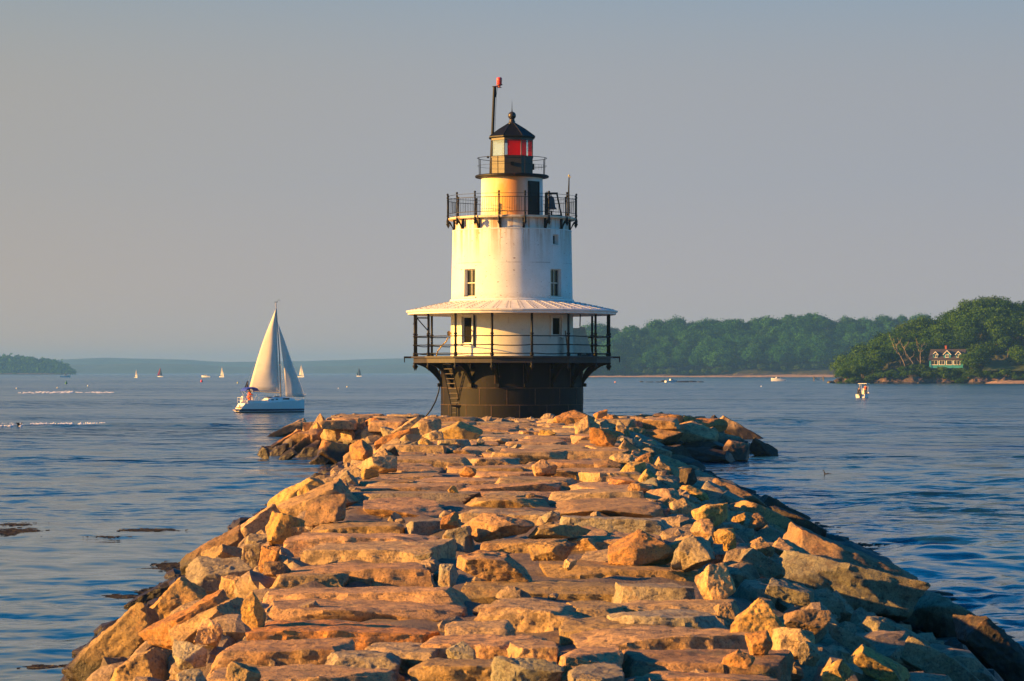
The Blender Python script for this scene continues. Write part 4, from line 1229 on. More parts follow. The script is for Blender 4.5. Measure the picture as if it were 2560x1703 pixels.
NAVY = paint('navy_cloth', (.008, .012, .05), .8); BLUEC = paint('blue_canvas', (.010, .045, .42), .8)
ALU = paint('mast_alloy', (.33, .33, .34), .4, .1); STEEL = paint('rail_steel', (.6, .6, .6), .3, .05)

def sail_mesh(name, a, b, c, belly, parent, mat, roach=0.0, nu=10, nv=16, dirn=None):
    """three-cornered sail: a tack, b clew, c head, with a belly"""
    a, b, c = Vector(a), Vector(b), Vector(c)
    nn = (b-a).cross(c-a).normalized() if dirn is None else Vector(dirn)
    vs = []
    for j in range(nv+1):
        v = j/nv
        l = a.lerp(c, v); r = b.lerp(c, v) + (b-a).normalized()*roach*math.sin(PI*v)
        for i in range(nu+1):
            u = i/nu
            p = l.lerp(r, u) + nn*belly*math.sin(PI*u**.8)*(.25 + .75*math.sin(PI*min(1, (1-v)*.9)))
            p += nn*.03*math.sin(9*v + 5*u)
            vs.append(p[:])
    f = np.array([[j*(nu+1)+i, j*(nu+1)+i+1, (j+1)*(nu+1)+i+1, (j+1)*(nu+1)+i] for j in range(nv) for i in range(nu)])
    o = bpy.data.objects.new(name, np_mesh(name, np.array(vs), f, mat)); link(o, parent)
    sd_ = o.modifiers.new('thickness', 'SOLIDIFY'); sd_.thickness = .012
    return o

def hull_mesh(L, stations, name, mat, parent, tr=0.0):
    """stations: (t, half beam at deck, half beam at water, sheer z, keel z)"""
    vs = []; fs = []
    k = 11
    for t, hb, hwl, zs, zk in stations:
        x = -L/2 + L*t
        ring = []
        for i in range(k):
            s = i/(k-1)
            if s < .45: q = s/.45; yb = hwl*math.sin(PI/2*q)**.8; z = zk*(1-q)
            else: q = (s-.45)/.55; yb = hwl + (hb-hwl)*q**.8; z = zs*q
            ring.append((x + tr*(1-max(z, 0)/zs if t == 0 else 0)*-1, yb, z))
        full = [(a, -b, c) for a, b, c in reversed(ring)] + ring[1:]
        vs += full
    n = 2*k-1
    for j in range(len(stations)-1):
        for i in range(n-1): fs.append((j*n+i, j*n+i+1, (j+1)*n+i+1, (j+1)*n+i))
    fs.append(tuple(range(n)))
    m = MB(); m.add(vs, fs)
    o = m.build(name, mat, parent, smooth=True); o.modifiers.new('edges', 'EDGE_SPLIT').split_angle = R(40)
    return o

SKIN = paint('skin', (.45, .26, .17), .6)
def person(loc, rz, h, jacket, trousers, label, pose='stand', hat=None):
    """a standing or seated figure grown from one skeleton"""
    k = h/1.75
    hipz = .92*k if pose == 'stand' else .48*k
    J = {}
    ed = []; pts = []; rad = []
    def P(n, p, r): J[n] = len(pts); pts.append(Vector(p)*k if n not in ('x',) else p); rad.append(r*k)
    hz_ = hipz/k
    P('pelvis', (0, 0, hz_), .15); P('belly', (0, .01, hz_+.20), .14); P('chest', (.02, 0, hz_+.42), .165); P('neck', (.03, 0, hz_+.60), .065); P('chin', (.05, 0, hz_+.66), .075); P('head', (.04, 0, hz_+.78), .105)
    for s, n in ((1, 'l'), (-1, 'r')):
        P(n+'sh', (.02, .19*s, hz_+.50), .075); P(n+'el', (.10, .25*s, hz_+.25), .052); P(n+'wr', (.32, .17*s, hz_+.18), .038); P(n+'hand', (.40, .15*s, hz_+.18), .042)
        if pose == 'stand':
            P(n+'hip', (0, .10*s, hz_-.06), .105); P(n+'kn', (.03, .11*s, .48), .072); P(n+'an', (-.02, .12*s, .08), .05); P(n+'toe', (.14, .14*s, .04), .045)
        else:
            P(n+'hip', (.03, .11*s, hz_-.02), .105); P(n+'kn', (.42, .13*s, hz_+.02), .075); P(n+'an', (.44, .13*s, .08), .05); P(n+'toe', (.58, .14*s, .04), .045)
    def chain(*ns): 
        for a, b in zip(ns[:-1], ns[1:]): ed.append((J[a], J[b]))
    chain('pelvis', 'belly', 'chest', 'neck', 'chin', 'head')
    for n in 'lr': chain('chest', n+'sh', n+'el', n+'wr', n+'hand'); chain('pelvis', n+'hip', n+'kn', n+'an', n+'toe')
    def skin(name, keep, grow, mat, parent):
        ids = [i for i in range(len(pts)) if i in keep]
        mp = {a: b for b, a in enumerate(ids)}
        me = bpy.data.meshes.new(name)
        me.from_pydata([pts[i] for i in ids], [(mp[a], mp[b]) for a, b in ed if a in mp and b in mp], [])
        o = bpy.data.objects.new(name, me); link(o, parent)
        me.materials.append(mat)
        sm = o.modifiers.new('skin', 'SKIN'); o.modifiers.new('smooth', 'SUBSURF').levels = 1
        o.modifiers['smooth'].render_levels = 2; sm.use_smooth_shade = True
        for a, b in zip(me.skin_vertices[0].data, ids): a.radius = (rad[b]*grow,)*2
        me.skin_vertices[0].data[0].use_root = True
        return o
    body = skin('person', set(range(len(pts))), 1.0, SKIN, None)
    body.location = loc; body.rotation_euler = (0, 0, rz)
    tag(body, label, 'person')
    skin('jacket', {J[a] for a in ('pelvis', 'belly', 'chest', 'lsh', 'lel', 'lwr', 'rsh', 'rel', 'rwr')}, 1.22, jacket, body)
    skin('trousers', {J[a] for a in ('pelvis', 'lhip', 'lkn', 'lan', 'rhip', 'rkn', 'ran')}, 1.2, trousers, body)
    m = MB(); hp = pts[J['head']]
    m.sphere(hp + Vector((-.015, 0, .025))*k, .118*k, 12, (1, .95, 1)); m.build('hair' if hat is None else 'cap', hat or paint('dark_hair', (.02, .013, .01), .7), body, smooth=True)
    return body

# the near sloop
def sloop():
    c = at(683, 1031)
    T = empty('sailboat', c, 'white sloop under full sail with a blue canopy and a figure in orange', 'sailboat', 'sailing boats', rz=R(28))
    L = 7.7
    T.scale = (.90, .90, .985)
    st = [(0, 1.02, .62, .95, -.05), (.12, 1.22, .95, .98, -.20), (.35, 1.40, 1.22, 1.03, -.35), (.6, 1.28, 1.05, 1.12, -.35), (.8, .85, .62, 1.22, -.25), (.93, .36, .22, 1.30, -.1), (1.0, .03, .02, 1.36, .05)]
    h = hull_mesh(L, st, 'hull', HULL, T, tr=.75)
    m = MB()
    top = [(-L/2+L*t, hb*.97, zs) for t, hb, _, zs, _ in st]
    vs = [(x, -b, z-.02) for x, b, z in top] + [(x, b, z-.02) for x, b, z in top]; n = len(top)
    m.add(vs, [(i, i+1, n+i+1, n+i) for i in range(n-1)])
    m.build('deck', GEL, T)
    # transom steps
    m = MB(); m.box((-4.28, 0, .52), (.28, .9, .10)); m.box((-4.62, 0, .26), (.32, .8, .08)); m.box((-4.33, -.55, .62), (.05, .34, .34)); m.build('boarding_step', paint('teak', (.34, .22, .13), .7), T)
    # coachroof
    m = MB()
    sec = [(-.9, .78, 1.06, .42), (-.2, .82, 1.10, .50), (.8, .74, 1.16, .46), (1.8, .55, 1.22, .32), (2.6, .30, 1.28, .12)]
    vs = []
    for x, b, z, hh in sec: vs += [(x, -b, z-.05), (x, -b*.9, z+hh*.75), (x, -b*.5, z+hh), (x, b*.5, z+hh), (x, b*.9, z+hh*.75), (x, b, z-.05)]
    m.add(vs, [(j*6+i, j*6+i+1, (j+1)*6+i+1, (j+1)*6+i) for j in range(4) for i in range(5)] + [(0,1,2,3,4,5), (29,28,27,26,25,24)])
    cr = m.build('cabin', GEL, T)
    for x0, x1, zz, hh in ((-.55, -.25, 1.36, .12), (.0, .26, 1.40, .12), (.9, 1.75, 1.45, .17)):
        for s in (-1, 1):
            m = MB(); xa = (x0+x1)/2; b = float(np.interp(xa, [q[0] for q in sec], [q[1] for q in sec]))*.965
            m.box((xa, s*b, zz-.04), (x1-x0, .05, hh), Matrix.Rotation(-s*.10, 4, 'Z')); m.build('window', WGLASS, cr)
    m = MB(); m.box((.35, -.2, 1.64), (.5, .5, .10)); m.box((-.55, 0, 1.60), (.5, .9, .08)); m.build('hatch', paint('hatch_smoke', (.03, .03, .035), .3), cr)
    # cockpit coaming, wheel, pedestal
    m = MB()
    for s in (-1, 1): m.box((-2.3, s*.98, 1.12), (2.6, .18, .30))
    m.box((-1.0, 0, 1.15), (.12, 1.7, .3)); m.build('coaming', GEL, T)
    m = MB(); m.lathe([(.12, .6), (.08, 1.5), (.11, 1.62)], (-2.55, 0, 0), 10); m.path([(-2.66, .42*math.sin(t), 1.42+.42*math.cos(t)) for t in [i*PI/8 for i in range(17)]], .02, 5); m.build('wheel', STEEL, T)
    # rig
    mx = .95
    m = MB(); m.path([(mx, 0, 1.2), (mx-.18, 0, 6.0), (mx-.62, 0, 11.45)], [.085, .08, .05], 10); mast = m.build('mast', ALU, T, smooth=True)
    m = MB(); m.box((mx-.62, 0, 11.5), (.42, .05, .05)); m.path([(mx-.5, 0, 11.5), (mx-.3, 0, 11.75), (mx-.1, 0, 11.68)], .018, 5); m.build('masthead', BLACKP, mast)
    for z, w in ((4.9, .75), (8.2, .55)):
        xx = mx - .62*(z-1.2)/10.25
        for s in (-1, 1): m = MB(); m.tube((xx, 0, z), (xx-.12, s*w, z+.08), .022, n=5); m.build('spreader', ALU, mast)
    bd = Vector((-math.cos(R(32)), math.sin(R(32)), .055))
    g0 = Vector((mx-.08, 0, 2.05)); g1 = g0 + bd*4.35
    m = MB(); m.tube(g0, g1, .085, .075, 8); m.build('boom', ALU, T)
    lee = (math.sin(R(32)), math.cos(R(32)), 0)
    sail_mesh('mainsail', g0 + bd*.1 + Vector((-.04, 0, .12)), g0 + bd*3.62 + Vector((0, 0, .12)), (mx-.60, 0, 10.85), -.42, T, SAIL, .22, dirn=lee)
    m = MB(); p = g0 + bd*3.68; m.prism([(0, .06), (.50, .06), (.42, .35), (.14, 1.0), (0, 1.05)], p, bd.normalized(), (0, 0, 1), lee, .14); m.build('sail_cover', NAVY, T)
    sail_mesh('jib', (3.92, 0, 1.55), (1.35, -.55, 1.62), (mx-.36, 0, 9.2), .34, T, SAIL, -.12, dirn=(.18, -.98, 0))
    m = MB()
    W_ = lambda a, b: m.tube(a, b, .008, n=4, cap=False)
    W_((4.1, 0, 1.36), (mx-.40, 0, 9.4)); W_((-4.0, 0, 1.0), (mx-.62, 0, 11.4))
    for s in (-1, 1): W_((mx-.2, s*1.3, 1.1), (mx-.42, s*.55, 8.2)); W_((mx-.42, s*.55, 8.2), (mx-.60, 0, 11.2)); W_((mx, s*1.3, 1.1), (mx-.24, s*.75, 4.9))
    W_(tuple(g1), (-2.0, 0, 1.1))
    m.build('rigging', STEEL, T)
    # canopy
    m = MB(); n = 8; vs = []
    for i in range(n+1):
        t = i/n; x = -3.75 + 1.75*t; z = 2.42 + .22*math.sin(PI*t) - (.18 if i in (0, n) else 0)
        vs += [(x, -.85, z-.10), (x, -.7, z), (x, .7, z), (x, .85, z-.10)]
    m.add(vs, [(i*4+j, i*4+j+1, i*4+j+5, i*4+j+4) for i in range(n) for j in range(3)])
    cn = m.build('canopy', BLUEC, T, smooth=True); cn.modifiers.new('thickness', 'SOLIDIFY').thickness = .04
    m = MB()
    for s in (-1, 1):
        m.tube((-2.9, s*1.0, 1.0), (-3.6, s*.82, 2.34), .018, n=5); m.tube((-2.9, s*1.0, 1.0), (-2.1, s*.82, 2.34), .018, n=5)
    m.build('canopy_frame', STEEL, cn)
    m = MB()
    pr = [(-2.9, -1.15, 1.55), (-3.6, -1.1, 1.55), (-4.1, -.7, 1.55), (-4.1, .7, 1.55), (-3.6, 1.1, 1.55), (-2.9, 1.15, 1.55)]
    m.path(pr, .018, 5); m.path([(x, y, 1.28) for x, y, z in pr], .012, 5)
    for x, y, z in pr: m.tube((x, y, .95), (x, y, z), .016, n=5)
    m.build('stern_rail', STEEL, T)
    m = MB(); m.path([(3.0, -.62, 1.75), (3.9, -.3, 1.85), (4.15, 0, 1.88), (3.9, .3, 1.85), (3.0, .62, 1.75)], .018, 5)
    for x, y in ((3.0, -.62), (3.9, -.3), (3.9, .3), (3.0, .62)): m.tube((x, y, 1.25), (x, y, 1.8), .014, n=5)
    m.build('bow_rail', STEEL, T)
    m = MB()
    for s in (-1, 1):
        pts = [(-2.9, s*1.15, 1.55), (-1.2, s*1.33, 1.62), (.6, s*1.28, 1.68), (2.0, s*.95, 1.72), (3.0, s*.62, 1.75)]
        m.path(pts, .008, 4)
        for x, y, z in pts: m.tube((x, y, 1.0), (x, y, z), .012, n=4)
    m.build('lifeline', STEEL, T)
    m = MB(); m.path([(-4.1, -.75 + .26*math.sin(t), 1.42 + .26*math.cos(t)) for t in [i*PI/6 for i in range(13)]], .06, 8); m.build('life_ring', paint('ring_white', (.75, .73, .68), .6), T, smooth=True)
    bpy.context.view_layer.update()
    wp = T.matrix_basis @ Vector((-3.05, -.25, .72))
    person(wp, R(28), 1.74, paint('orange_jacket', (.85, .10, .01), .7), paint('orange_trousers', (.80, .16, .02), .7), 'person in an orange jacket standing at the helm of the white sloop', hat=paint('dark_cap', (.03, .02, .02), .8))
sloop()

# far sails
def far_sail(px, py, hpx, heading, label, main=SAIL, spin=None, spin_off=0.0, heel=0.0):
    c = at(px, py); H = hpx*c.y/F
    T = empty('sailboat', c, label, 'sailboat', 'sailing boats', rz=heading)
    L = H*.62
    st = [(0, L*.11, L*.09, L*.09, -.05), (.4, L*.15, L*.13, L*.10, -.2), (.8, L*.09, L*.06, L*.115, -.1), (1, .02, .01, L*.13, 0)]
    hull_mesh(L, st, 'hull', GEL, T)
    m = MB(); m.tube((L*.08, 0, L*.08), (L*.05, 0, H), .09, .05, 6); m.build('mast', ALU, T)
    sail_mesh('mainsail', (L*.06, 0, L*.22), (-L*.40, L*.10, L*.24), (L*.04, 0, H*.97), .5, T, main, H*.03)
    if spin is None: sail_mesh('jib', (L*.47, 0, L*.16), (L*.02, -L*.08, L*.2), (L*.07, 0, H*.86), .4, T, main)
    else: sail_mesh('spinnaker', (L*.62, -L*.1, L*.22), (L*.12, -L*.25, L*.24), (L*.07, 0, H*.95), -H*.14, T, spin, H*.05)
PINK, BLUE, LB = sailcloth('pink_sail', (.85, .10, .22)), sailcloth('blue_sail', (.03, .07, .17)), sailcloth('pale_blue_sail', (.35, .52, .60))
far_sail(340, 944.5, 21, R(310), 'small far sailboat with a cream sail, leftmost of the sails')
far_sail(401, 942.5, 24, R(160), 'far sailboat with a pink spinnaker and a dark blue mainsail', BLUE, PINK)
far_sail(554.5, 943.0, 27, R(316), 'cream sailed far sailboat standing right of a small cabin cruiser')
far_sail(752.5, 943.2, 33, R(322), 'tall narrow cream sail seen just right of the white sloop')
far_sail(898, 941.5, 23, R(162), 'far sailboat with a pale blue and white spinnaker left of the lighthouse', BLUE, LB)

def motorboat(px, py, L, heading, label, cabin=True, ttop=False, crew=0):
    c = at(px, py)
    T = empty('motorboat', c, label, 'motorboat', 'motor boats', rz=heading)
    b = L*.19
    st = [(0, b*.95, b*.85, L*.13, -.1), (.3, b, b*.92, L*.14, -.15), (.65, b*.85, b*.6, L*.17, -.15), (.9, b*.35, b*.18, L*.20, -.05), (1, .03, .02, L*.215, .05)]
    hull_mesh(L, st, 'hull', GEL, T)
    m = MB(); top = [(-L/2+L*t, hb*.9, zs*.72) for t, hb, _, zs, _ in st]; n = len(top)
    m.add([(x, -w, z) for x, w, z in top] + [(x, w, z) for x, w, z in top], [(i, i+1, n+i+1, n+i) for i in range(n-1)]); m.build('deck', paint('deck_buff', (.55, .45, .32), .7), T)
    if cabin:
        m = MB(); z0 = L*.12
        m.prism([(-L*.12, z0), (L*.22, z0), (L*.14, z0+L*.15), (-L*.10, z0+L*.15)], (0, 0, 0), (1, 0, 0), (0, 0, 1), (0, 1, 0), b*1.4)
        cb = m.build('cabin', GEL, T)
        m = MB(); m.prism([(-L*.07, z0+L*.07), (L*.15, z0+L*.07), (L*.12, z0+L*.13), (-L*.07, z0+L*.13)], (0, 0, 0), (1, 0, 0), (0, 0, 1), (0, 1, 0), b*1.44); m.build('window', WGLASS, cb)
    if ttop:
        m = MB(); m.box((0, 0, .75), (.7, .6, .75)); m.prism([(.3, 1.1), (.38, 1.1), (.28, 1.5), (.2, 1.5)], (0, 0, 0), (1, 0, 0), (0, 0, 1), (0, 1, 0), .6); m.build('console', GEL, T)
        m = MB(); m.box((-.1, 0, 2.28), (1.7, 1.45, .09)); tt = m.build('hardtop', GEL, T)
        m = MB()
        for x in (-.5, .4):
            for s in (-1, 1): m.tube((x, s*.5, .6), (x-.05, s*.6, 2.26), .03, n=6)
        m.build('hardtop_frame', STEEL, tt)
        m = MB(); m.box((-L/2-.15, 0, .62), (.34, .36, .55)); m.box((-L/2-.12, 0, .2), (.16, .12, .6)); m.build('outboard', paint('outboard', (.03, .04, .07), .4), T)
        for i in range(crew):
            p = T.matrix_basis @ Vector(((-1.1, .5, .38), (-.75, -.45, .38), (.95, .1, .40))[i])
            person(p, heading + (PI if i == 0 else 0), 1.7, [paint('navy_jacket', (.015, .018, .05), .8), paint('red_jacket', (.55, .07, .03), .8), paint('tan_jacket', (.42, .28, .14), .8)][i], paint('dark_trousers', (.05, .05, .06), .8),
                   ['person in a dark jacket sitting at the stern of the hardtop motorboat', 'person in a red jacket standing by the console of the hardtop motorboat', 'person in a tan top seated forward in the hardtop motorboat'][i], 'sit' if i != 1 else 'stand')
motorboat(2160, 994.5, 4.3, R(66), 'open white motorboat with a hardtop and people aboard, off the headland', False, True, 3)
motorboat(1946, 952.8, 6.8, R(186), 'low white motorboat near the beach right of the dark ledge')
motorboat(1678, 956.0, 5.0, R(20), 'small pale motorboat passing in front of the dark ledge')
motorboat(515, 943.4, 7, R(175), 'tiny cabin cruiser left of a cream far sail')
motorboat(163, 943.6, 8, R(10), 'tiny white motorboat below the tip of the wooded point')

# buoys and floats
def buoy(px, py, hpx, col, label, kind='can', name='buoy'):
    c = at(px, py); H = hpx*c.y/F; w = H*.42
    m = MB()
    if kind == 'can': m.lathe([(w*.9, -.2), (w, .1), (w*.9, H*.35), (w*.35, H*.5), (w*.3, H*.9), (w*.15, H)], n=14)
    elif kind == 'nun': m.lathe([(w*.8, -.2), (w, H*.3), (w*.75, H*.6), (w*.15, H)], n=14)
    else: m.sphere((0, 0, H*.35), H*.5, 12)
    o = m.build(name, paint('buoy_' + label.split()[0], col, .5, .1), None, smooth=True)
    o.location = c; return tag(o, label, 'buoy', 'buoys and floats')
buoy(165.5, 960, 8, (.02, .16, .05), 'green can buoy on the water below the wooded point')
buoy(504, 955.5, 7, (.62, .02, .06), 'red nun buoy left of the white sloop', 'nun')
buoy(41.5, 972.5, 4, (.75, .73, .70), 'white float at the far left above the whitecaps', 'ball', 'mooring_float')
buoy(143.5, 971, 4, (.70, .66, .55), 'cream float just below the green can buoy', 'ball', 'mooring_float')
buoy(220, 966, 4, (.72, .74, .78), 'pale float right of the green can buoy', 'ball', 'mooring_float')
buoy(594, 958.6, 4, (.60, .62, .25), 'yellow float left of the sloop boom end', 'ball', 'mooring_float')
buoy(868, 968.5, 4, (.78, .70, .45), 'buff float between the sloop and the lighthouse', 'ball', 'mooring_float')
buoy(846, 972, 3, (.62, .64, .66), 'grey float beside the buff one left of the lighthouse', 'ball', 'mooring_float')
buoy(1538, 957, 4, (.85, .35, .20), 'orange float right of the caisson', 'ball', 'mooring_float')
buoy(1903, 967, 3, (.85, .80, .45), 'pale yellow float below the low white motorboat', 'ball', 'mooring_float')

# birds
def bird(px, py, L, rz, label, name, wings=False):
    c = at(px, py); m = MB(); k = L
    m.sphere((0, 0, .09*k), .5*k, 14, (1, .42, .32))
    m.path([(.34*k, 0, .14*k), (.46*k, 0, .36*k), (.50*k, 0, .62*k), (.56*k, 0, .72*k)], [.11*k, .07*k, .06*k, .085*k], 8)
    m.tube((.58*k, 0, .72*k), (.86*k, 0, .70*k), .035*k, .01*k, 6); m.tube((-.42*k, 0, .12*k), (-.66*k, 0, .22*k), .08*k, .02*k, 6)
    if wings:
        for s in (-1, 1): m.add([(.2*k, s*.1*k, .25*k), (-.2*k, s*.12*k, .25*k), (-.35*k, s*.9*k, .75*k), (-.05*k, s*.8*k, .72*k), (.2*k, s*.1*k, .21*k), (-.2*k, s*.12*k, .21*k)], [(0,1,2,3), (4,5,2,3)])
    o = m.build(name, paint('dark_feathers', (.014, .012, .012), .7), None, smooth=True)
    o.location = c; o.rotation_euler = (0, 0, rz); tag(o, label, 'bird')
bird(2068, 1187, .26, PI*.97, 'small dark bird swimming on the water right of the breakwater', 'cormorant')
bird(47, 1067, .42, .4, 'dark bird with raised wings in the near breaking crest at far left', 'seabird', True)

# whitecaps, weed
def foam(strips, name):
    r = random.Random(2); vs = []; fs = []
    for (x0, x1, py, th, dens) in strips:
        px = x0
        while px < x1:
            if r.random() < dens:
                c = at(px + r.uniform(-4, 4), py + r.uniform(-th, th)*.5)
                s = c.y/F
                w = r.uniform(1.5, 8)*s; h = r.uniform(.4, 1.9)*s*th/5
                n = 7; b = len(vs)
                zc = .12
                pts = [(math.cos(2*PI*i/n)*w*r.uniform(.6, 1.2), math.sin(2*PI*i/n)*w*1.6*r.uniform(.6, 1.2)) for i in range(n)]
                vs += [(c.x+a, c.y+q, zc*.4) for a, q in pts] + [(c.x+r.uniform(-.3,.3)*w, c.y, zc + h)]
                fs += [(b+i, b+(i+1) % n, b+n) for i in range(n)]
            px += r.uniform(.5, 1.7)
    m = MB(); m.add(vs, fs)
    q = N('foam'); q.principled((.86, .86, .85), .8)
    tag(m.build(name, q.m, smooth=True), kind='stuff')
foam([(-30, 62, 1065, 6, .75), (78, 180, 1063, 5, .6), (198, 262, 1062, 5, .5), (262, 340, 1062, 2.5, .15),
      (48, 88, 983, 2.5, .35), (90, 162, 982, 3.5, .5), (168, 184, 981, 4, .6), (190, 236, 982, 2, .18), (236, 282, 982, 2.5, .35)], 'foam')
def weed():
    r = random.Random(6); vs = []; fs = []
    WEED = paint('seaweed', (.022, .017, .006), .5, .4, 8, .3)
    for (x0, x1, py, th, n) in ((0, 100, 1305, 3, 260), (0, 82, 1312, 2, 160), (0, 100, 1330, 8, 500), (300, 440, 1326, 3, 260), (120, 310, 1342, 1.6, 170), (390, 470, 1413, 5, 260),
                                (340, 460, 1425, 3, 90), (410, 452, 1427, 3, 80), (350, 440, 1478, 6, 220), (260, 350, 1493, 4, 150), (60, 210, 1672, 6, 260),
                                (1740, 1860, 1184, 6, 300), (1790, 1850, 1206, 5, 160), (1985, 2080, 1318, 8, 260), (1990, 2110, 1340, 8, 300), (2080, 2200, 1363, 3, 160), (2290, 2380, 1484, 3, 110),
                                (2420, 2500, 1575, 8, 220), (2480, 2560, 1625, 10, 260), (2500, 2560, 1660, 8, 200), (2120, 2190, 1374, 3, 50), (2340, 2400, 1500, 3, 40)):
        for _ in range(n):
            u = r.gauss(0, .36); c = at((x0+x1)/2 + u*(x1-x0)*.62, py + r.gauss(0, .5)*th)
            s = r.uniform(.03, .085); a = r.uniform(-.5, .5); b = len(vs); q = Vector((math.cos(a), math.sin(a), 0)); w = Vector((-q.y, q.x, 0))*s*.22
            z = r.uniform(.008, .014)
            vs += [tuple(c - q*s - w + Vector((0,0,z-.03))), tuple(c + q*s - w + Vector((0,0,z))), tuple(c + q*s*1.1 + w + Vector((0,0,z+r.uniform(0,.012)))), tuple(c - q*s + w + Vector((0,0,z)))]
            fs.append((b, b+1, b+2, b+3))
    m = MB(); m.add(vs, fs); tag(m.build('floating_seaweed', WEED), kind='stuff')
weed()
# ------------------------------------------------------------------ land on the right, its trees and house
def land_mat():
    b = N('shore_ground'); p = b.pos(); sep = b.n('SeparateXYZ', Vector=p)
    n = b.noise(p, .35, 6, .65); z = b.math('ADD', sep.outputs[2], b.math('MULTIPLY', b.math('SUBTRACT', n, .5), 2.2))
    rock = b.mix(b.ramp(b.noise(b.scaled(p, (.5, .5, 1.8)), 1.2, 6, .7), [(.40, 0), (.62, 1)]), (.020, .017, .016), (.16, .10, .075))
    earth = b.mix(n, (.018, .026, .008), (.040, .042, .014))
    c = b.mix(b.maprange(z, 1.5, 3.4), rock, earth)
    wetb = b.maprange(sep.outputs[2], .75, .30)
    c = b.mix(wetb, c, (.012, .012, .013))
    b.principled(c, .85, b.bump(n, .8, .5)); return b.m
LAND = land_mat()
def beach_mat():
    b = N('beach_sand'); p = b.pos(); n = b.noise(p, 1.5, 6, .7)
    c = b.mix(b.ramp(n, [(.35, 0), (.65, 1)]), (.26, .165, .105), (.46, .31, .20))
    b.principled(c, .9, b.bump(n, .6, .15)); return b.m
SAND = beach_mat()
HD = 944.0; HS = HD/F       # headland distance and metres per photo pixel
RD = 2107.0; RS = RD/F
def treetop(px): return float(np.interp(px, [2095,2125,2160,2190,2230,2280,2330,2370,2400,2440,2470,2500,2525,2545,2560,2600,2700], [930,885,868,850,822,804,796,786,772,750,743,744,762,752,752,748,745]))
def ridgetop(px): return float(np.interp(px, [1380,1440,1490,1560,1640,1700,1760,1830,1900,1980,2005,2030,2060,2110,2160,2240,2320,2700], [850,836,826,822,820,812,807,809,806,800,794,797,805,811,800,797,795,780]))
def head_z(x, y):
    """height of the near headland"""
    x0 = x; x = x*HD/max(y, HD)
    sx = 1/(1+math.exp(-(x-121)/3.2)) if x < 260 else 1.0
    shore = HD + 3 + 2.2*math.sin(x*.21) + 1.5*math.sin(x*.55+1)
    if x < 124: shore += (124-x)*.9
    t = max(0, y - shore)
    rise = 2.3*min(1, t/5.) + 3.2*min(1, max(0, t-6)/14.)*min(1, max(.1, (x-121)/16.)) + max(0., EYE + (HZ - treetop(1280 + x*F/HD))*1040/F - 8.8 - 5.5)*min(1, max(0, t-22)/68.)**1.0
    rise += 4.0*min(1, max(0, (y-1050)/8.))
    end = 1 - min(1, max(0, (x-228)/45.)); sx *= end*end*(3-2*end)
    return (rise - .6)*sx - (1-sx)*1.2
def height_mesh(name, xs, ys, fn, mat, bumpy=.4, fr=.35):
    X, Y = np.meshgrid(xs, ys, indexing='ij')
    Z = np.array([[fn(x, y) for y in ys] for x in xs])
    P = np.stack([X, Y, Z], -1).reshape(-1, 3)
    P[:, 2] += bumpy*fbm(P*np.array([fr, fr, 0]), 4)*np.clip(P[:, 2] + 1.0, .1, 1.5)
    i = np.arange(X.size).reshape(X.shape)
    f = np.stack([i[:-1,:-1], i[1:,:-1], i[1:,1:], i[:-1,1:]], -1).reshape(-1, 4)
    return tag(link(bpy.data.objects.new(name, np_mesh(name, P, f, mat, False))), kind='structure')
height_mesh('headland', np.linspace(100, 300, 260), np.concatenate([np.linspace(936, 975, 70), np.linspace(976, 1090, 60)]), head_z, LAND, .55, .45)
def beach_z(x, y):
    e = 942.2 + 1.2*math.sin(x*.13); k = min(1, max(0, (x-162)/12))
    return (-.5 + 1.5*min(1, max(0, (y-e)/5.)) - .2*max(0, (y-e-8)/6))*k - (1-k)*1.0
height_mesh('beach', np.linspace(155, 300, 110), np.linspace(938, 956, 24), beach_z, SAND, .12, .6)
def ridge_z(x, y):
    shore = RD + 10*math.sin(x*.02) + 4*math.sin(x*.09)
    t = max(0, y-shore)
    sx = min(1, max(0, (x-20)/40.)); end = 1 - min(1, max(0, (x-380)/200.)); sx *= end*end*(3-2*end)
    top = float(np.interp(x, [20, 60, 95, 130, 180, 230, 330, 500, 700], [8, 29, 31, 35, 36, 38, 39, 42, 45]))
    bk = 5.5*min(1, max(0, (y-2258)/10.))
    return (-.8 + bk + 2.4*min(1, t/5.) + max(2., EYE + (HZ - ridgetop(1280 + x*F/y))*2245/F - 13.0)*min(1, max(0, t-8)/125.)**.9)*sx - (1-sx)*1.5
height_mesh('ridge', np.linspace(10, 720, 180), np.concatenate([np.linspace(2090, 2130, 30), np.linspace(2132, 2330, 40)]), ridge_z, LAND, .7, .12)
def spit_z(x, y):
    e = 2092 - 10 + 6*math.sin(x*.03); k = min(1, max(0, (x-40)/30.))
    hh = float(np.interp(x, [40, 180, 215, 300, 700], [.9, .9, 1.7, 1.9, 1.9]))
    return (-.6 + (.6+hh)*min(1, max(0, (y-e)/9.)))*k - (1-k)
height_mesh('sand_spit', np.linspace(45, 700, 160), np.linspace(2070, 2112, 18), spit_z, SAND, .35, .10)
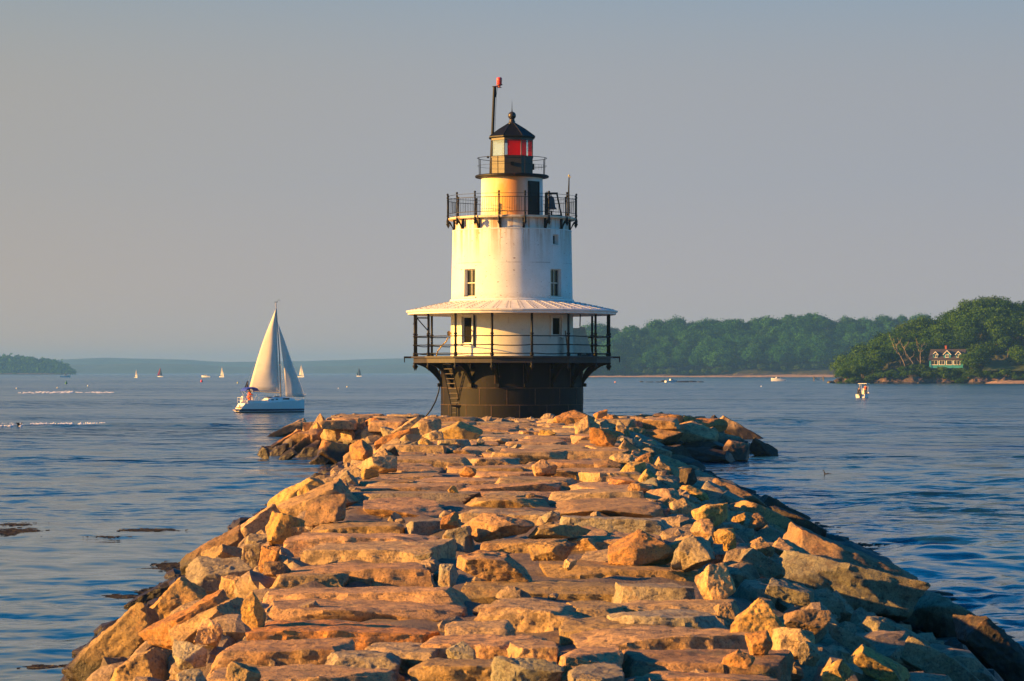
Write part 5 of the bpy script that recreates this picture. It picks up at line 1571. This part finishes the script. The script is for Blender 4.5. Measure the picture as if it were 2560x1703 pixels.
def hill(name, y0, prof, depth):
    xs = np.linspace(prof[0][0], prof[-1][0], 170); ys = np.linspace(0, depth, 12)
    px = [a for a, b in prof]; pz = [b for a, b in prof]
    def fn(x, y):
        t = y/depth
        return -1 + (float(np.interp(x, px, pz)) + 1)*math.sin(PI*min(1, t*1.0))**.5 if 0 < t < 1 else -1.0
    X, Y = np.meshgrid(xs, ys + y0, indexing='ij')
    Z = np.array([[fn(x, y) for y in ys] for x in xs])
    P = np.stack([X, Y, Z], -1).reshape(-1, 3); P[:, 2] += np.where(P[:, 2] > 0, 1.3*fbm(P*np.array([.03, .006, 0]), 4), 0)
    i = np.arange(X.size).reshape(X.shape); f = np.stack([i[:-1,:-1], i[1:,:-1], i[1:,1:], i[:-1,1:]], -1).reshape(-1, 4)
    tag(link(bpy.data.objects.new(name, np_mesh(name, P, f, paint('far_wood', (.045, .065, .035), .9, .35, .02, .5)))), kind='structure')
k1 = 7200/F
hill('far_hills', 7200, [((a-1280)*k1, EYE + (HZ-b)*k1) for a, b in ((-2600, 905), (-900, 907), (0, 906), (200, 912), (330, 908), (470, 910), (560, 917), (680, 918), (900, 914), (1030, 910), (1300, 912), (2000, 912), (4600, 906))], 300)
k2 = 8500/F
hill('far_hills', 8450, [((a-1280)*k2, EYE + (HZ-b)*k2) for a, b in ((-2600, 896), (-900, 900), (60, 903), (160, 897), (270, 894), (360, 897), (470, 899), (540, 905), (720, 903), (900, 898), (1000, 896), (1300, 897), (2000, 897), (4600, 895))], 320)

# ---- trees
def leaf_mat(name, dark, light, far=False):
    b = N(name); p = b.pos(); oi = b.n('ObjectInfo')
    n = b.noise(p, .35 if far else .55, 4, .6); n2 = b.noise(p, 2.5, 3, .6)
    c = b.mix(b.ramp(n, [(.32, 0), (.68, 1)]), dark, light)
    c = b.mix(b.ramp(n2, [(.35, .45), (.6, 0)]), c, tuple(x*.55 for x in dark))
    c = b.mix(1.0, c, b.ramp(oi.outputs['Random'], [(0, (.72, .82, .70)), (.45, (1, 1, 1)), (.8, (1.25, 1.12, .75)), (1, (1.05, .82, .75))]), 'MULTIPLY')
    d = b.n('BsdfDiffuse', Color=c); t = b.n('BsdfTranslucent', Color=c); m = b.n('MixShader', Fac=.22)
    b.t.links.new(d.outputs[0], m.inputs[1]); b.t.links.new(t.outputs[0], m.inputs[2]); b.t.links.new(m.outputs[0], b.out.inputs[0])
    return b.m
LEAF = leaf_mat('leaves', (.014, .060, .008), (.095, .190, .012))
LEAFF = leaf_mat('leaves_of_the_ridge', (.010, .070, .016), (.062, .200, .028), True)
BARK = paint('bark', (.10, .08, .06), .9, .3, 4, .5)
BARE = paint('bare_wood', (.40, .29, .18), .85, .25, 4, .4)

def crown_mesh(name, seed, w, h, mat, nclump=70, leaves=34, leaf=.34, shape='round'):
    """leaf-sized faces in clumps over a lumpy volume"""
    r = np.random.default_rng(seed)
    lobes = []
    for i in range(9):
        a = r.uniform(0, 2*PI); e = r.uniform(-.25, 1.0); rr = r.uniform(.30, .58)
        lobes.append((np.array([math.cos(a)*rr*w*.62, math.sin(a)*rr*w*.62, h*(.50 + .36*e*(1-rr*.5))]), r.uniform(.22, .36)*w))
    lobes.append((np.array([0, 0, h*.55]), .36*w))
    V = []; 
    for k in range(nclump):
        c, rad = lobes[r.integers(len(lobes))]
        d = r.normal(size=3); d /= np.linalg.norm(d); 
        if d[2] < -.35: d[2] *= -.6
        p = c + d*rad*np.array([1, 1, .82])*r.uniform(.75, 1.05)
        cs = r.uniform(.28, .62)*w*.16
        q = p + r.normal(size=(leaves, 3))*cs*np.array([1, 1, .7])
        out = q - np.array([0, 0, h*.45]); out /= (np.linalg.norm(out, axis=1)[:, None]+1e-6)
        n = out*.9 + np.array([0, 0, .35]) + r.normal(size=(leaves, 3))*.55; n /= np.linalg.norm(n, axis=1)[:, None]
        t = np.cross(n, r.normal(size=(leaves, 3))); t /= (np.linalg.norm(t, axis=1)[:, None]+1e-6); u = np.cross(n, t)
        s = (leaf*r.uniform(.6, 1.3, leaves))[:, None]
        V.append(np.stack([q - t*s - u*s*.5, q + t*s - u*s*.55, q + t*s*.8 + u*s*.6, q - t*s*.9 + u*s*.5], 1).reshape(-1, 3))
    V = np.concatenate(V); f = np.arange(len(V)).reshape(-1, 4)
    return np_mesh(name, V, f, mat, False)
def trunk_mesh(name, seed, h, r0=.28, mat=None, spread=.35):
    r = random.Random(seed); m = MB()
    top = Vector((r.uniform(-.3,.3), r.uniform(-.3,.3), h*.62))
    m.path([(0, 0, -.8), (r.uniform(-.1,.1), 0, h*.2), top*.7, top], [r0*1.25, r0, r0*.7, r0*.35], 7)
    for i in range(6):
        b = top*r.uniform(.42, .85); a = r.uniform(0, 2*PI); l = h*r.uniform(.22, .42)
        e = b + Vector((math.cos(a)*l*spread*1.8, math.sin(a)*l*spread*1.8, l*.75))
        m.path([b, b.lerp(e, .5) + Vector((0, 0, -.1)), e], [r0*.42, r0*.28, r0*.08], 5)
    o = m.build(name, mat or BARK, None, smooth=True); me = o.data; bpy.data.objects.remove(o); return me
NEARC = [(crown_mesh('crown', 20+i, 9.5*s, 10*t, LEAF, 130, 40, .27), trunk_mesh('trunk', i, 10*t), 9.5*s, 10*t) for i, (s, t) in enumerate(((1, 1), (1.15, .95), (.85, 1.05), (.95, .9), (1.05, 1.1), (.75, 1.0)))]
FARC = [(crown_mesh('crown', 40+i, 19*s, 17*t, LEAFF, 190, 36, .55), trunk_mesh('trunk', 9+i, 17*t, .45), 19*s, 17*t) for i, (s, t) in enumerate(((1, 1), (1.15, .9), (.9, 1.0), (1.05, 1.1), (.8, .95)))]
BUSHC = [crown_mesh('crown', 60+i, 4.0, 2.9, LEAF, 44, 34, .17) for i in range(4)]
BUSHT = trunk_mesh('stem', 77, 2.2, .08)
TREES = {}
def tree(x, y, z, proto, s, row, group, sz=None, name='tree'):
    T = bpy.data.objects.new(name, None); C.objects.link(T); T.location = (x, y, z); T.rotation_euler = (0, 0, rng.uniform(0, 6.28)); T.scale = (s, s, s*(sz or rng.uniform(.9, 1.12)))
    a, b = proto[0], proto[1]
    link(bpy.data.objects.new('crown', a), T); link(bpy.data.objects.new('trunk' if name == 'tree' else 'stem', b), T)
    TREES.setdefault(row, []).append((T, group)); T['category'] = 'tree' if name == 'tree' else 'bush'; T['group'] = group
    return T
hx, hy = (2371-1280)*966.0/F, 966.0        # the house
def place_head(px, y, row, smin=.0, maxtop=None, scale=None):
    x = (px-1280)*y/F; z = head_z(x, y)
    want = EYE + (HZ - treetop(px))*y/F
    if maxtop is not None: want = min(want, maxtop)
    p = NEARC[rng.randrange(len(NEARC))]
    s = scale or rng.uniform(.85, 1.1)
    hgt = p[3]*s*.92
    if z + hgt > want + .5: s *= max(.45, (want - z)/hgt)
    tree(x, y, z-.2, p, s, row, 'trees of the headland wood')
GH = 'trees of the headland wood'
for px in range(2130, 2700, 24):                         # skyline row, tops as in the photo
    px += rng.uniform(-7, 7); y = 1040 + rng.uniform(-6, 6); x = (px-1280)*y/F
    p = NEARC[rng.randrange(6)]; z = head_z(x, y); want = EYE + (HZ - treetop(px) - rng.uniform(-3, 8))*y/F
    s = min(1.25, max(.7, (want-z)/(p[3]*.94)))
    tree(x, y, min(z, want - p[3]*s*.94) if want - p[3]*s*.94 < z else want - p[3]*s*.94, p, s, 'skyline', GH)
for k, (y, step, drop) in enumerate(((1022, 26, 14), (1005, 28, 30), (992, 29, 52))):
    for px in range(2110 + k*6, 2680, step):
        px += rng.uniform(-8, 8); x = (px-1280)*y/F; p = NEARC[rng.randrange(6)]
        z = head_z(x, y); want = EYE + (HZ - treetop(px) - drop - rng.uniform(-10, 10))*y/F
        s = min(1.15, max(.55, (want-z)/(p[3]*.94)))
        tree(x, y, max(z-.3, want - p[3]*s*.94) if want - p[3]*s*.94 > z else z-.3, p, s, ('back', 'middle', 'lower')[k], GH)
for px, y, s in ((2108, 955, .5),(2118, 962, .7),(2138, 957, .6),(2160, 957, .62),(2125, 960, .62), (2148, 966, .8), (2172, 962, .78), (2196, 972, .95), (2222, 976, 1.0), (2252, 980, .9), (2150, 975, .9), (2182, 985, 1.0),
                 (2282, 982, .95), (2312, 986, .9), (2428, 960, .9),(2446, 962, 1.0), (2458, 968, 1.05), (2430, 972, .8), (2545, 962, 1.05), (2572, 960, 1.0), (2520, 985, 1.0), (2600, 958, 1.1), (2345, 988, .8), (2400, 990, .85), (2495, 990, .95)):
    x = (px-1280)*y/F
    tree(x, y, head_z(x, y)-.2, NEARC[rng.randrange(6)], s, 'front', GH)
for i in range(38):                                      # bushes along the shore
    px = 2105 + i*14.5 + rng.uniform(-6, 6)
    for y in (952.5 + rng.uniform(-1.5, 2.5),) + ((956.5 + rng.uniform(-1, 3),) if i % 2 and not (2470 < px < 2560) else ()):
        if 2475 < px < 2560 and y < 955: y -= 1.0
        x = (px-1280)*y/F; s = rng.uniform(.65, 1.1)*(.7 if px < 2125 else 1)
        tree(x, y, head_z(x, y)-.3, (BUSHC[rng.randrange(4)], BUSHT), s, 'shore bushes', 'bushes along the headland shore', name='bush')
for px, y, sc in ((2322, 958.5, 1.0), (2340, 957.5, .9), (2362, 958, 1.05), (2385, 957.6, .95), (2405, 958.4, 1.1), (2420, 958, 1.0), (2308, 959, 1.1), (2352, 960.2, 1.0), (2376, 960.3, .9), (2398, 960.2, .95)):
    x = (px-1280)*y/F; tree(x, y, head_z(x, y)-.2, (BUSHC[rng.randrange(4)], BUSHT), sc, 'house bushes', 'bushes below the teal house', name='bush')
# ridge wood
nr = 0
for k, y in enumerate((2125, 2140, 2160, 2185, 2212, 2245)):
    step = 42 if k else 38
    px = 1392 + rng.uniform(0, 12)
    while px < (2330 if k > 2 else 2170):
        x = (px-1280)*y/F; p = FARC[rng.randrange(5)]; z = ridge_z(x, y)
        t = k/5.
        want = EYE + (HZ - (ridgetop(px) + (1-t)**1.15*82 + rng.uniform(-6, 7)))*y/F
        s = rng.uniform(.62, 1.12)
        zz = max(z-.4, want - p[3]*s*.95)
        tree(x, y, zz, p, s, ('shore','second','third','fourth','fifth','skyline')[k] + ' ridge', 'trees of the far ridge wood')
        nr += 1; px += step*rng.uniform(.75, 1.2)
for i in range(26):
    px = 1400 + i*28 + rng.uniform(-9, 9); y = 2117 + rng.uniform(-2, 3); x = (px-1280)*y/F
    if y < RD + 10*math.sin(x*.02) + 4*math.sin(x*.09) + 6: y = RD + 10*math.sin(x*.02) + 4*math.sin(x*.09) + 6
    T = tree(x, y, ridge_z(x, y)-.4, (BUSHC[rng.randrange(4)], BUSHT), rng.uniform(1.3, 2.1), 'ridge bushes', 'bushes along the far beach', name='bush')
    T.children[0].data.materials
def name_trees():
    for row, ts in TREES.items():
        ts.sort(key=lambda q: q[0].location.x/q[0].location.y)
        for j, (T, g_) in enumerate(ts):
            wd = 'broad' if T.scale[0] > .95 else 'smaller'
            if row == 'shore bushes': T['label'] = f'low green bush, {ordinal(j+1)} from the left along the headland shore'
            elif row == 'house bushes': T['label'] = f'leafy bush, {ordinal(j+1)} from the left below the windows of the teal house'
            elif row == 'ridge bushes': T['label'] = f'low bush, {ordinal(j+1)} from the left along the far beach'
            elif 'ridge' in row: T['label'] = f'{wd} hazy green tree, {ordinal(j+1)} from the left in the {row.split()[0]} row of the far ridge'
            else: T['label'] = f'{wd} leafy tree, {ordinal(j+1)} from the left in the {row} row of the headland wood'
name_trees()

# bare, half dead trees on the headland
def bare_tree(px, py_base, hpx, lean, seed, label):
    y = 963.0; x = (px-1280)*y/F; z = head_z(x, y); H = hpx*y/F + 2
    r = random.Random(seed); T = empty('bare_tree', (x, y, z-.3), label, 'tree', 'bare trees by the house')
    m = MB()
    tip = Vector((lean*H, 0, H)); pts = [Vector((0,0,0)), tip*.3 + Vector((.15, 0, 0)), tip*.6 + Vector((-.25, .1, 0)), tip]
    m.path(pts, [.17, .13, .09, .03], 7); m.build('trunk', BARE, T, smooth=True)
    for i in range(7):
        t = r.uniform(.3, .95); b = tip*t; s = r.choice((-1, 1)); l = H*r.uniform(.18, .42)
        m = MB(); m.path([b, b + Vector((s*l*.4, r.uniform(-.4,.4), l*.35)), b + Vector((s*l*.55 + r.uniform(-.3,.3), 0, l*.85))], [.08, .05, .015], 5); m.build('limb', BARE, T, smooth=True)
bare_tree(2292, 925, 60, -.55, 3, 'bare pale tree leaning left, left of the teal house')
bare_tree(2298, 925, 56, .10, 5, 'upright bare tree nearest the left end of the teal house')
bare_tree(2268, 925, 70, -.42, 8, 'tall bare tree with pale limbs, leftmost of the bare ones')
# lawn by the house
m = MB(); 
xs0, xs1 = (2478-1280)*HS, (2640-1280)*HS
m.add([(xs0, 958.6, 6.1), (xs1, 958.6, 6.3), (xs1, 975, 8.8), (xs0+2, 975, 8.4)], [(0, 1, 2, 3)])
m.add([(xs0-1, 956.6, 4.6), (xs1, 956.6, 4.6), (xs1, 958.6, 6.3), (xs0, 958.6, 6.1)], [(0, 1, 2, 3)])
tag(m.build('lawn', paint('lawn_grass', (.06, .085, .018), .95, .25, .5, .6)), kind='structure')

def house():
    T = empty('house', (hx, hy, 5.2), 'teal cottage with a dark roof, three gabled dormers and a brick chimney among trees', 'house', rz=R(-20))
    TEAL = paint('teal_boards', (.010, .22, .29), .7, .15, 3, .2); TRIM = paint('house_trim', (.72, .68, .58), .6, .08); SLATE = paint('dark_shingles', (.045, .035, .042), .8, .25, 5, .4)
    BRICK = paint('chimney_brick', (.32, .07, .045), .8, .2, 6, .3)
    w = 12.2; d = 8.5
    m = MB(); m.box((0, 0, 1.9), (w, d, 3.1))
    for s in (-1, 1): m.prism([(-d/2, 3.45), (d/2, 3.45), (0, 7.0)], (s*(w/2-.1), 0, 0), (0, 1, 0), (0, 0, 1), (1, 0, 0), .18)
    wall = m.build('wall', TEAL, T)
    m = MB(); m.box((-w/2-.35, 0, 1.5), (.7, 2.5, 3.0)); m.build('side_bay', TEAL, T)
    m = MB(); ov = .55
    for s in (-1, 1):
        a = math.atan2(3.65, d/2); L = math.hypot(3.65, d/2) + ov
        m.box((0, s*(d/4+.10), 3.45+3.65/2-.05), (w+.9, L, .20), Matrix.Rotation(-s*a, 4, 'X'))
    roof = m.build('roof', SLATE, T)
    m = MB(); m.box((-1.0, .6, 7.5), (.65, .7, 1.9)); m.box((-1.0, .6, 8.5), (.8, .85, .2)); m.build('chimney', BRICK, roof)
    for i, (x, ws) in enumerate(((-4.0, 1.7), (.25, 2.5), (4.4, 1.9))):
        m = MB(); y0 = -d/2+.55; zb = 4.05; hh = 1.25; gb = ws*.46
        m.prism([(-ws/2, zb), (ws/2, zb), (ws/2, zb+hh), (0, zb+hh+gb*1.15), (-ws/2, zb+hh)], (x, y0+1.2, 0), (1, 0, 0), (0, 0, 1), (0, 1, 0), 2.4)
        dm = m.build('dormer', TEAL, T)
        m = MB()
        for s in (-1, 1):
            a = math.atan2(gb*1.15, ws/2); L = math.hypot(ws/2, gb*1.15) + .45
            m.box((x + s*(ws/4+.08), y0+1.1, zb+hh+gb*1.15/2+.03), (L, 2.9, .12), Matrix.Rotation(s*a, 4, 'Y'))
        m.build('dormer_roof', SLATE, dm)
        m = MB()
        for s in (-1, 1):
            a = math.atan2(gb*1.15, ws/2); L = math.hypot(ws/2, gb*1.15) + .50
            m.box((x + s*(ws/4+.08), y0-.38, zb+hh+gb*1.15/2+.03), (L, .10, .22), Matrix.Rotation(s*a, 4, 'Y'))
        m.build('bargeboard', TRIM, dm)
        m = MB(); ww = 1.25
        m.box((x, y0-.04, zb+.68), (ww, .12, 1.15)); m.build('window', TRIM, dm)
        m = MB()
        for s in (-1, 1): m.box((x+s*ww*.23, y0-.11, zb+.68), (ww*.34, .03, .86))
        m.build('pane', WGLASS, dm)
    for x, ww, np_ in ((-4.35, 2.7, 2), (-1.55, 2.2, 2), (1.15, 2.3, 1), (3.9, 2.5, 2)):
        m = MB(); m.box((x, -d/2-.05, 2.35), (ww, .14, 1.75)); f = m.build('window', TRIM, T)
        for k in range(np_):
            pw = (ww-.3)/np_; m = MB(); m.box((x - ww/2 + .15 + pw*(k+.5), -d/2-.14, 2.35), (pw-.16, .04, 1.38)); m.build('pane', WGLASS, f)
    m = MB(); m.box((w/2+1.3, .3, 1.3), (2.6, 3.5, 2.6)); m.prism([(-2.0, 2.6), (2.0, 2.6), (0, 3.9)], (w/2+1.3, .3, 0), (0, 1, 0), (0, 0, 1), (1, 0, 0), 2.8); m.build('side_shed', paint('grey_boards', (.22, .22, .23), .8), T)
house()

# shore stones, ledge, old pier, wooded point
def shore_rocks(name, pts, label, cat, group=None):
    for (px, py, w, h, col) in pts:
        c = at(px, py); s = c.y/F
        o = bpy.data.objects.new(name, rock_mesh(rng.randrange(10**6), (w*s, w*s*.7, h*s*1.5), 'boulder', 8)); link(o)
        o.location = c + Vector((0, 0, h*s*.25)); o.color = (*COLS[col], 1)
        tag(o, label.pop(0), cat, group)
lg = [(1604, 955.5, 10, 2.5), (1622, 956, 24, 2.2), (1660, 955, 26, 4), (1645, 956, 14, 2), (1706, 956, 36, 3.5), (1732, 955.6, 24, 3.5), (1752, 956, 20, 2.6)]
shore_rocks('ledge_rock', [(a, b, w, h, 'dark') for a, b, w, h in lg], [f'dark low rock awash, {ordinal(i+1)} from the left of the far ledge' for i in (0, 1, 3, 2, 4, 5, 6)], 'rock', 'rocks of the far ledge')
sr = [(2078, 958, 26, 7, 'dark'), (2098, 958.5, 30, 14, 'dark'), (2124, 958, 34, 20, 'dark'), (2150, 958.5, 30, 12, 'dark'), (2183, 957, 14, 8, 'tan'), (2206, 958, 24, 9, 'brown'), (2232, 958, 26, 10, 'dark'), (2256, 958.5, 22, 9, 'brown'),
      (2280, 957, 10, 7, 'rusty'), (2299, 952, 14, 12, 'rusty'), (2316, 958, 26, 9, 'dark'), (2296, 959, 7, 4, 'pale'), (2342, 957, 28, 9, 'brown'), (2370, 958, 26, 7, 'dark'), (2240, 955, 12, 7, 'pink'), (2350, 951, 20, 7, 'rusty')]
order = sorted(range(len(sr)), key=lambda i: sr[i][0]); lab = [None]*len(sr)
for j, i in enumerate(order): lab[i] = f'{CWORD[sr[i][4]]} shore rock, {ordinal(j+1)} from the left along the foot of the headland'
shore_rocks('shore_rock', sr, lab, 'rock', 'rocks at the foot of the headland')
c = at(2047, 953); m = MB()
T = empty('old_pier', c, 'broken timber pier frame standing in the water left of the headland', 'pier')
GW = paint('old_pier_wood', (.16, .13, .09), .9)
for i, x in enumerate((-2.4, -1.9, 1.9, 2.4)):
    m = MB(); m.tube((x, (i % 2)*1.5, -1), (x, (i % 2)*1.5, 2.1), .16, n=7); m.build('pile', GW, T)
m = MB(); m.tube((-2.3, 0, 1.9), (0, .5, .35), .13, n=6); m.tube((2.3, 0, 1.9), (0, .5, .35), .13, n=6); m.build('brace', GW, T)
def point_wood():
    y0 = 4300.; s = y0/F; r = np.random.default_rng(5); V = []
    for k in range(900):
        px = r.uniform(-160, 182); top = float(np.interp(px, [-160, 0, 20, 40, 80, 110, 130, 150, 165, 178, 184], [885, 893, 892, 893, 898, 900, 905, 908, 916, 928, 938]))
        py = top + (936.8-top)*r.uniform(0, 1)**1.0 + r.normal(0, 1.0)
        y = y0 + (936.8-py)*1.2 + r.uniform(0, 15)
        c = np.array([(px-1280)*y/F, y, EYE + (HZ-py)*y/F]); n = 30
        q = c + r.normal(size=(n, 3))*np.array([2.7, 2.7, 2.0]); nn = r.normal(size=(n, 3)) + np.array([0, -.4, .6]); nn /= np.linalg.norm(nn, axis=1)[:, None]
        t = np.cross(nn, r.normal(size=(n, 3))); t /= np.linalg.norm(t, axis=1)[:, None]; u = np.cross(nn, t); w = r.uniform(.8, 1.6, (n, 1))
        V.append(np.stack([q-t*w-u*w, q+t*w-u*w, q+t*w+u*w, q-t*w+u*w], 1).reshape(-1, 3))
    V = np.concatenate(V); V[:, 2] = np.maximum(V[:, 2], .1)
    tag(link(bpy.data.objects.new('point_wood', np_mesh('point_wood', V, np.arange(len(V)).reshape(-1, 4), LEAFF, False))), kind='stuff')
    def fn(x, y):
        px = 1280 + x*F/y; top = float(np.interp(px, [-200, 80, 150, 180, 186], [2, 2, 1.5, .5, -1.])); return min(top, -1 + (y-y0+4)*.35*3)
    height_mesh('wooded_point', np.linspace((-220-1280)*s, (190-1280)*s, 60), np.linspace(y0-8, y0+60, 20), fn, LAND, .4, .1)
point_wood()
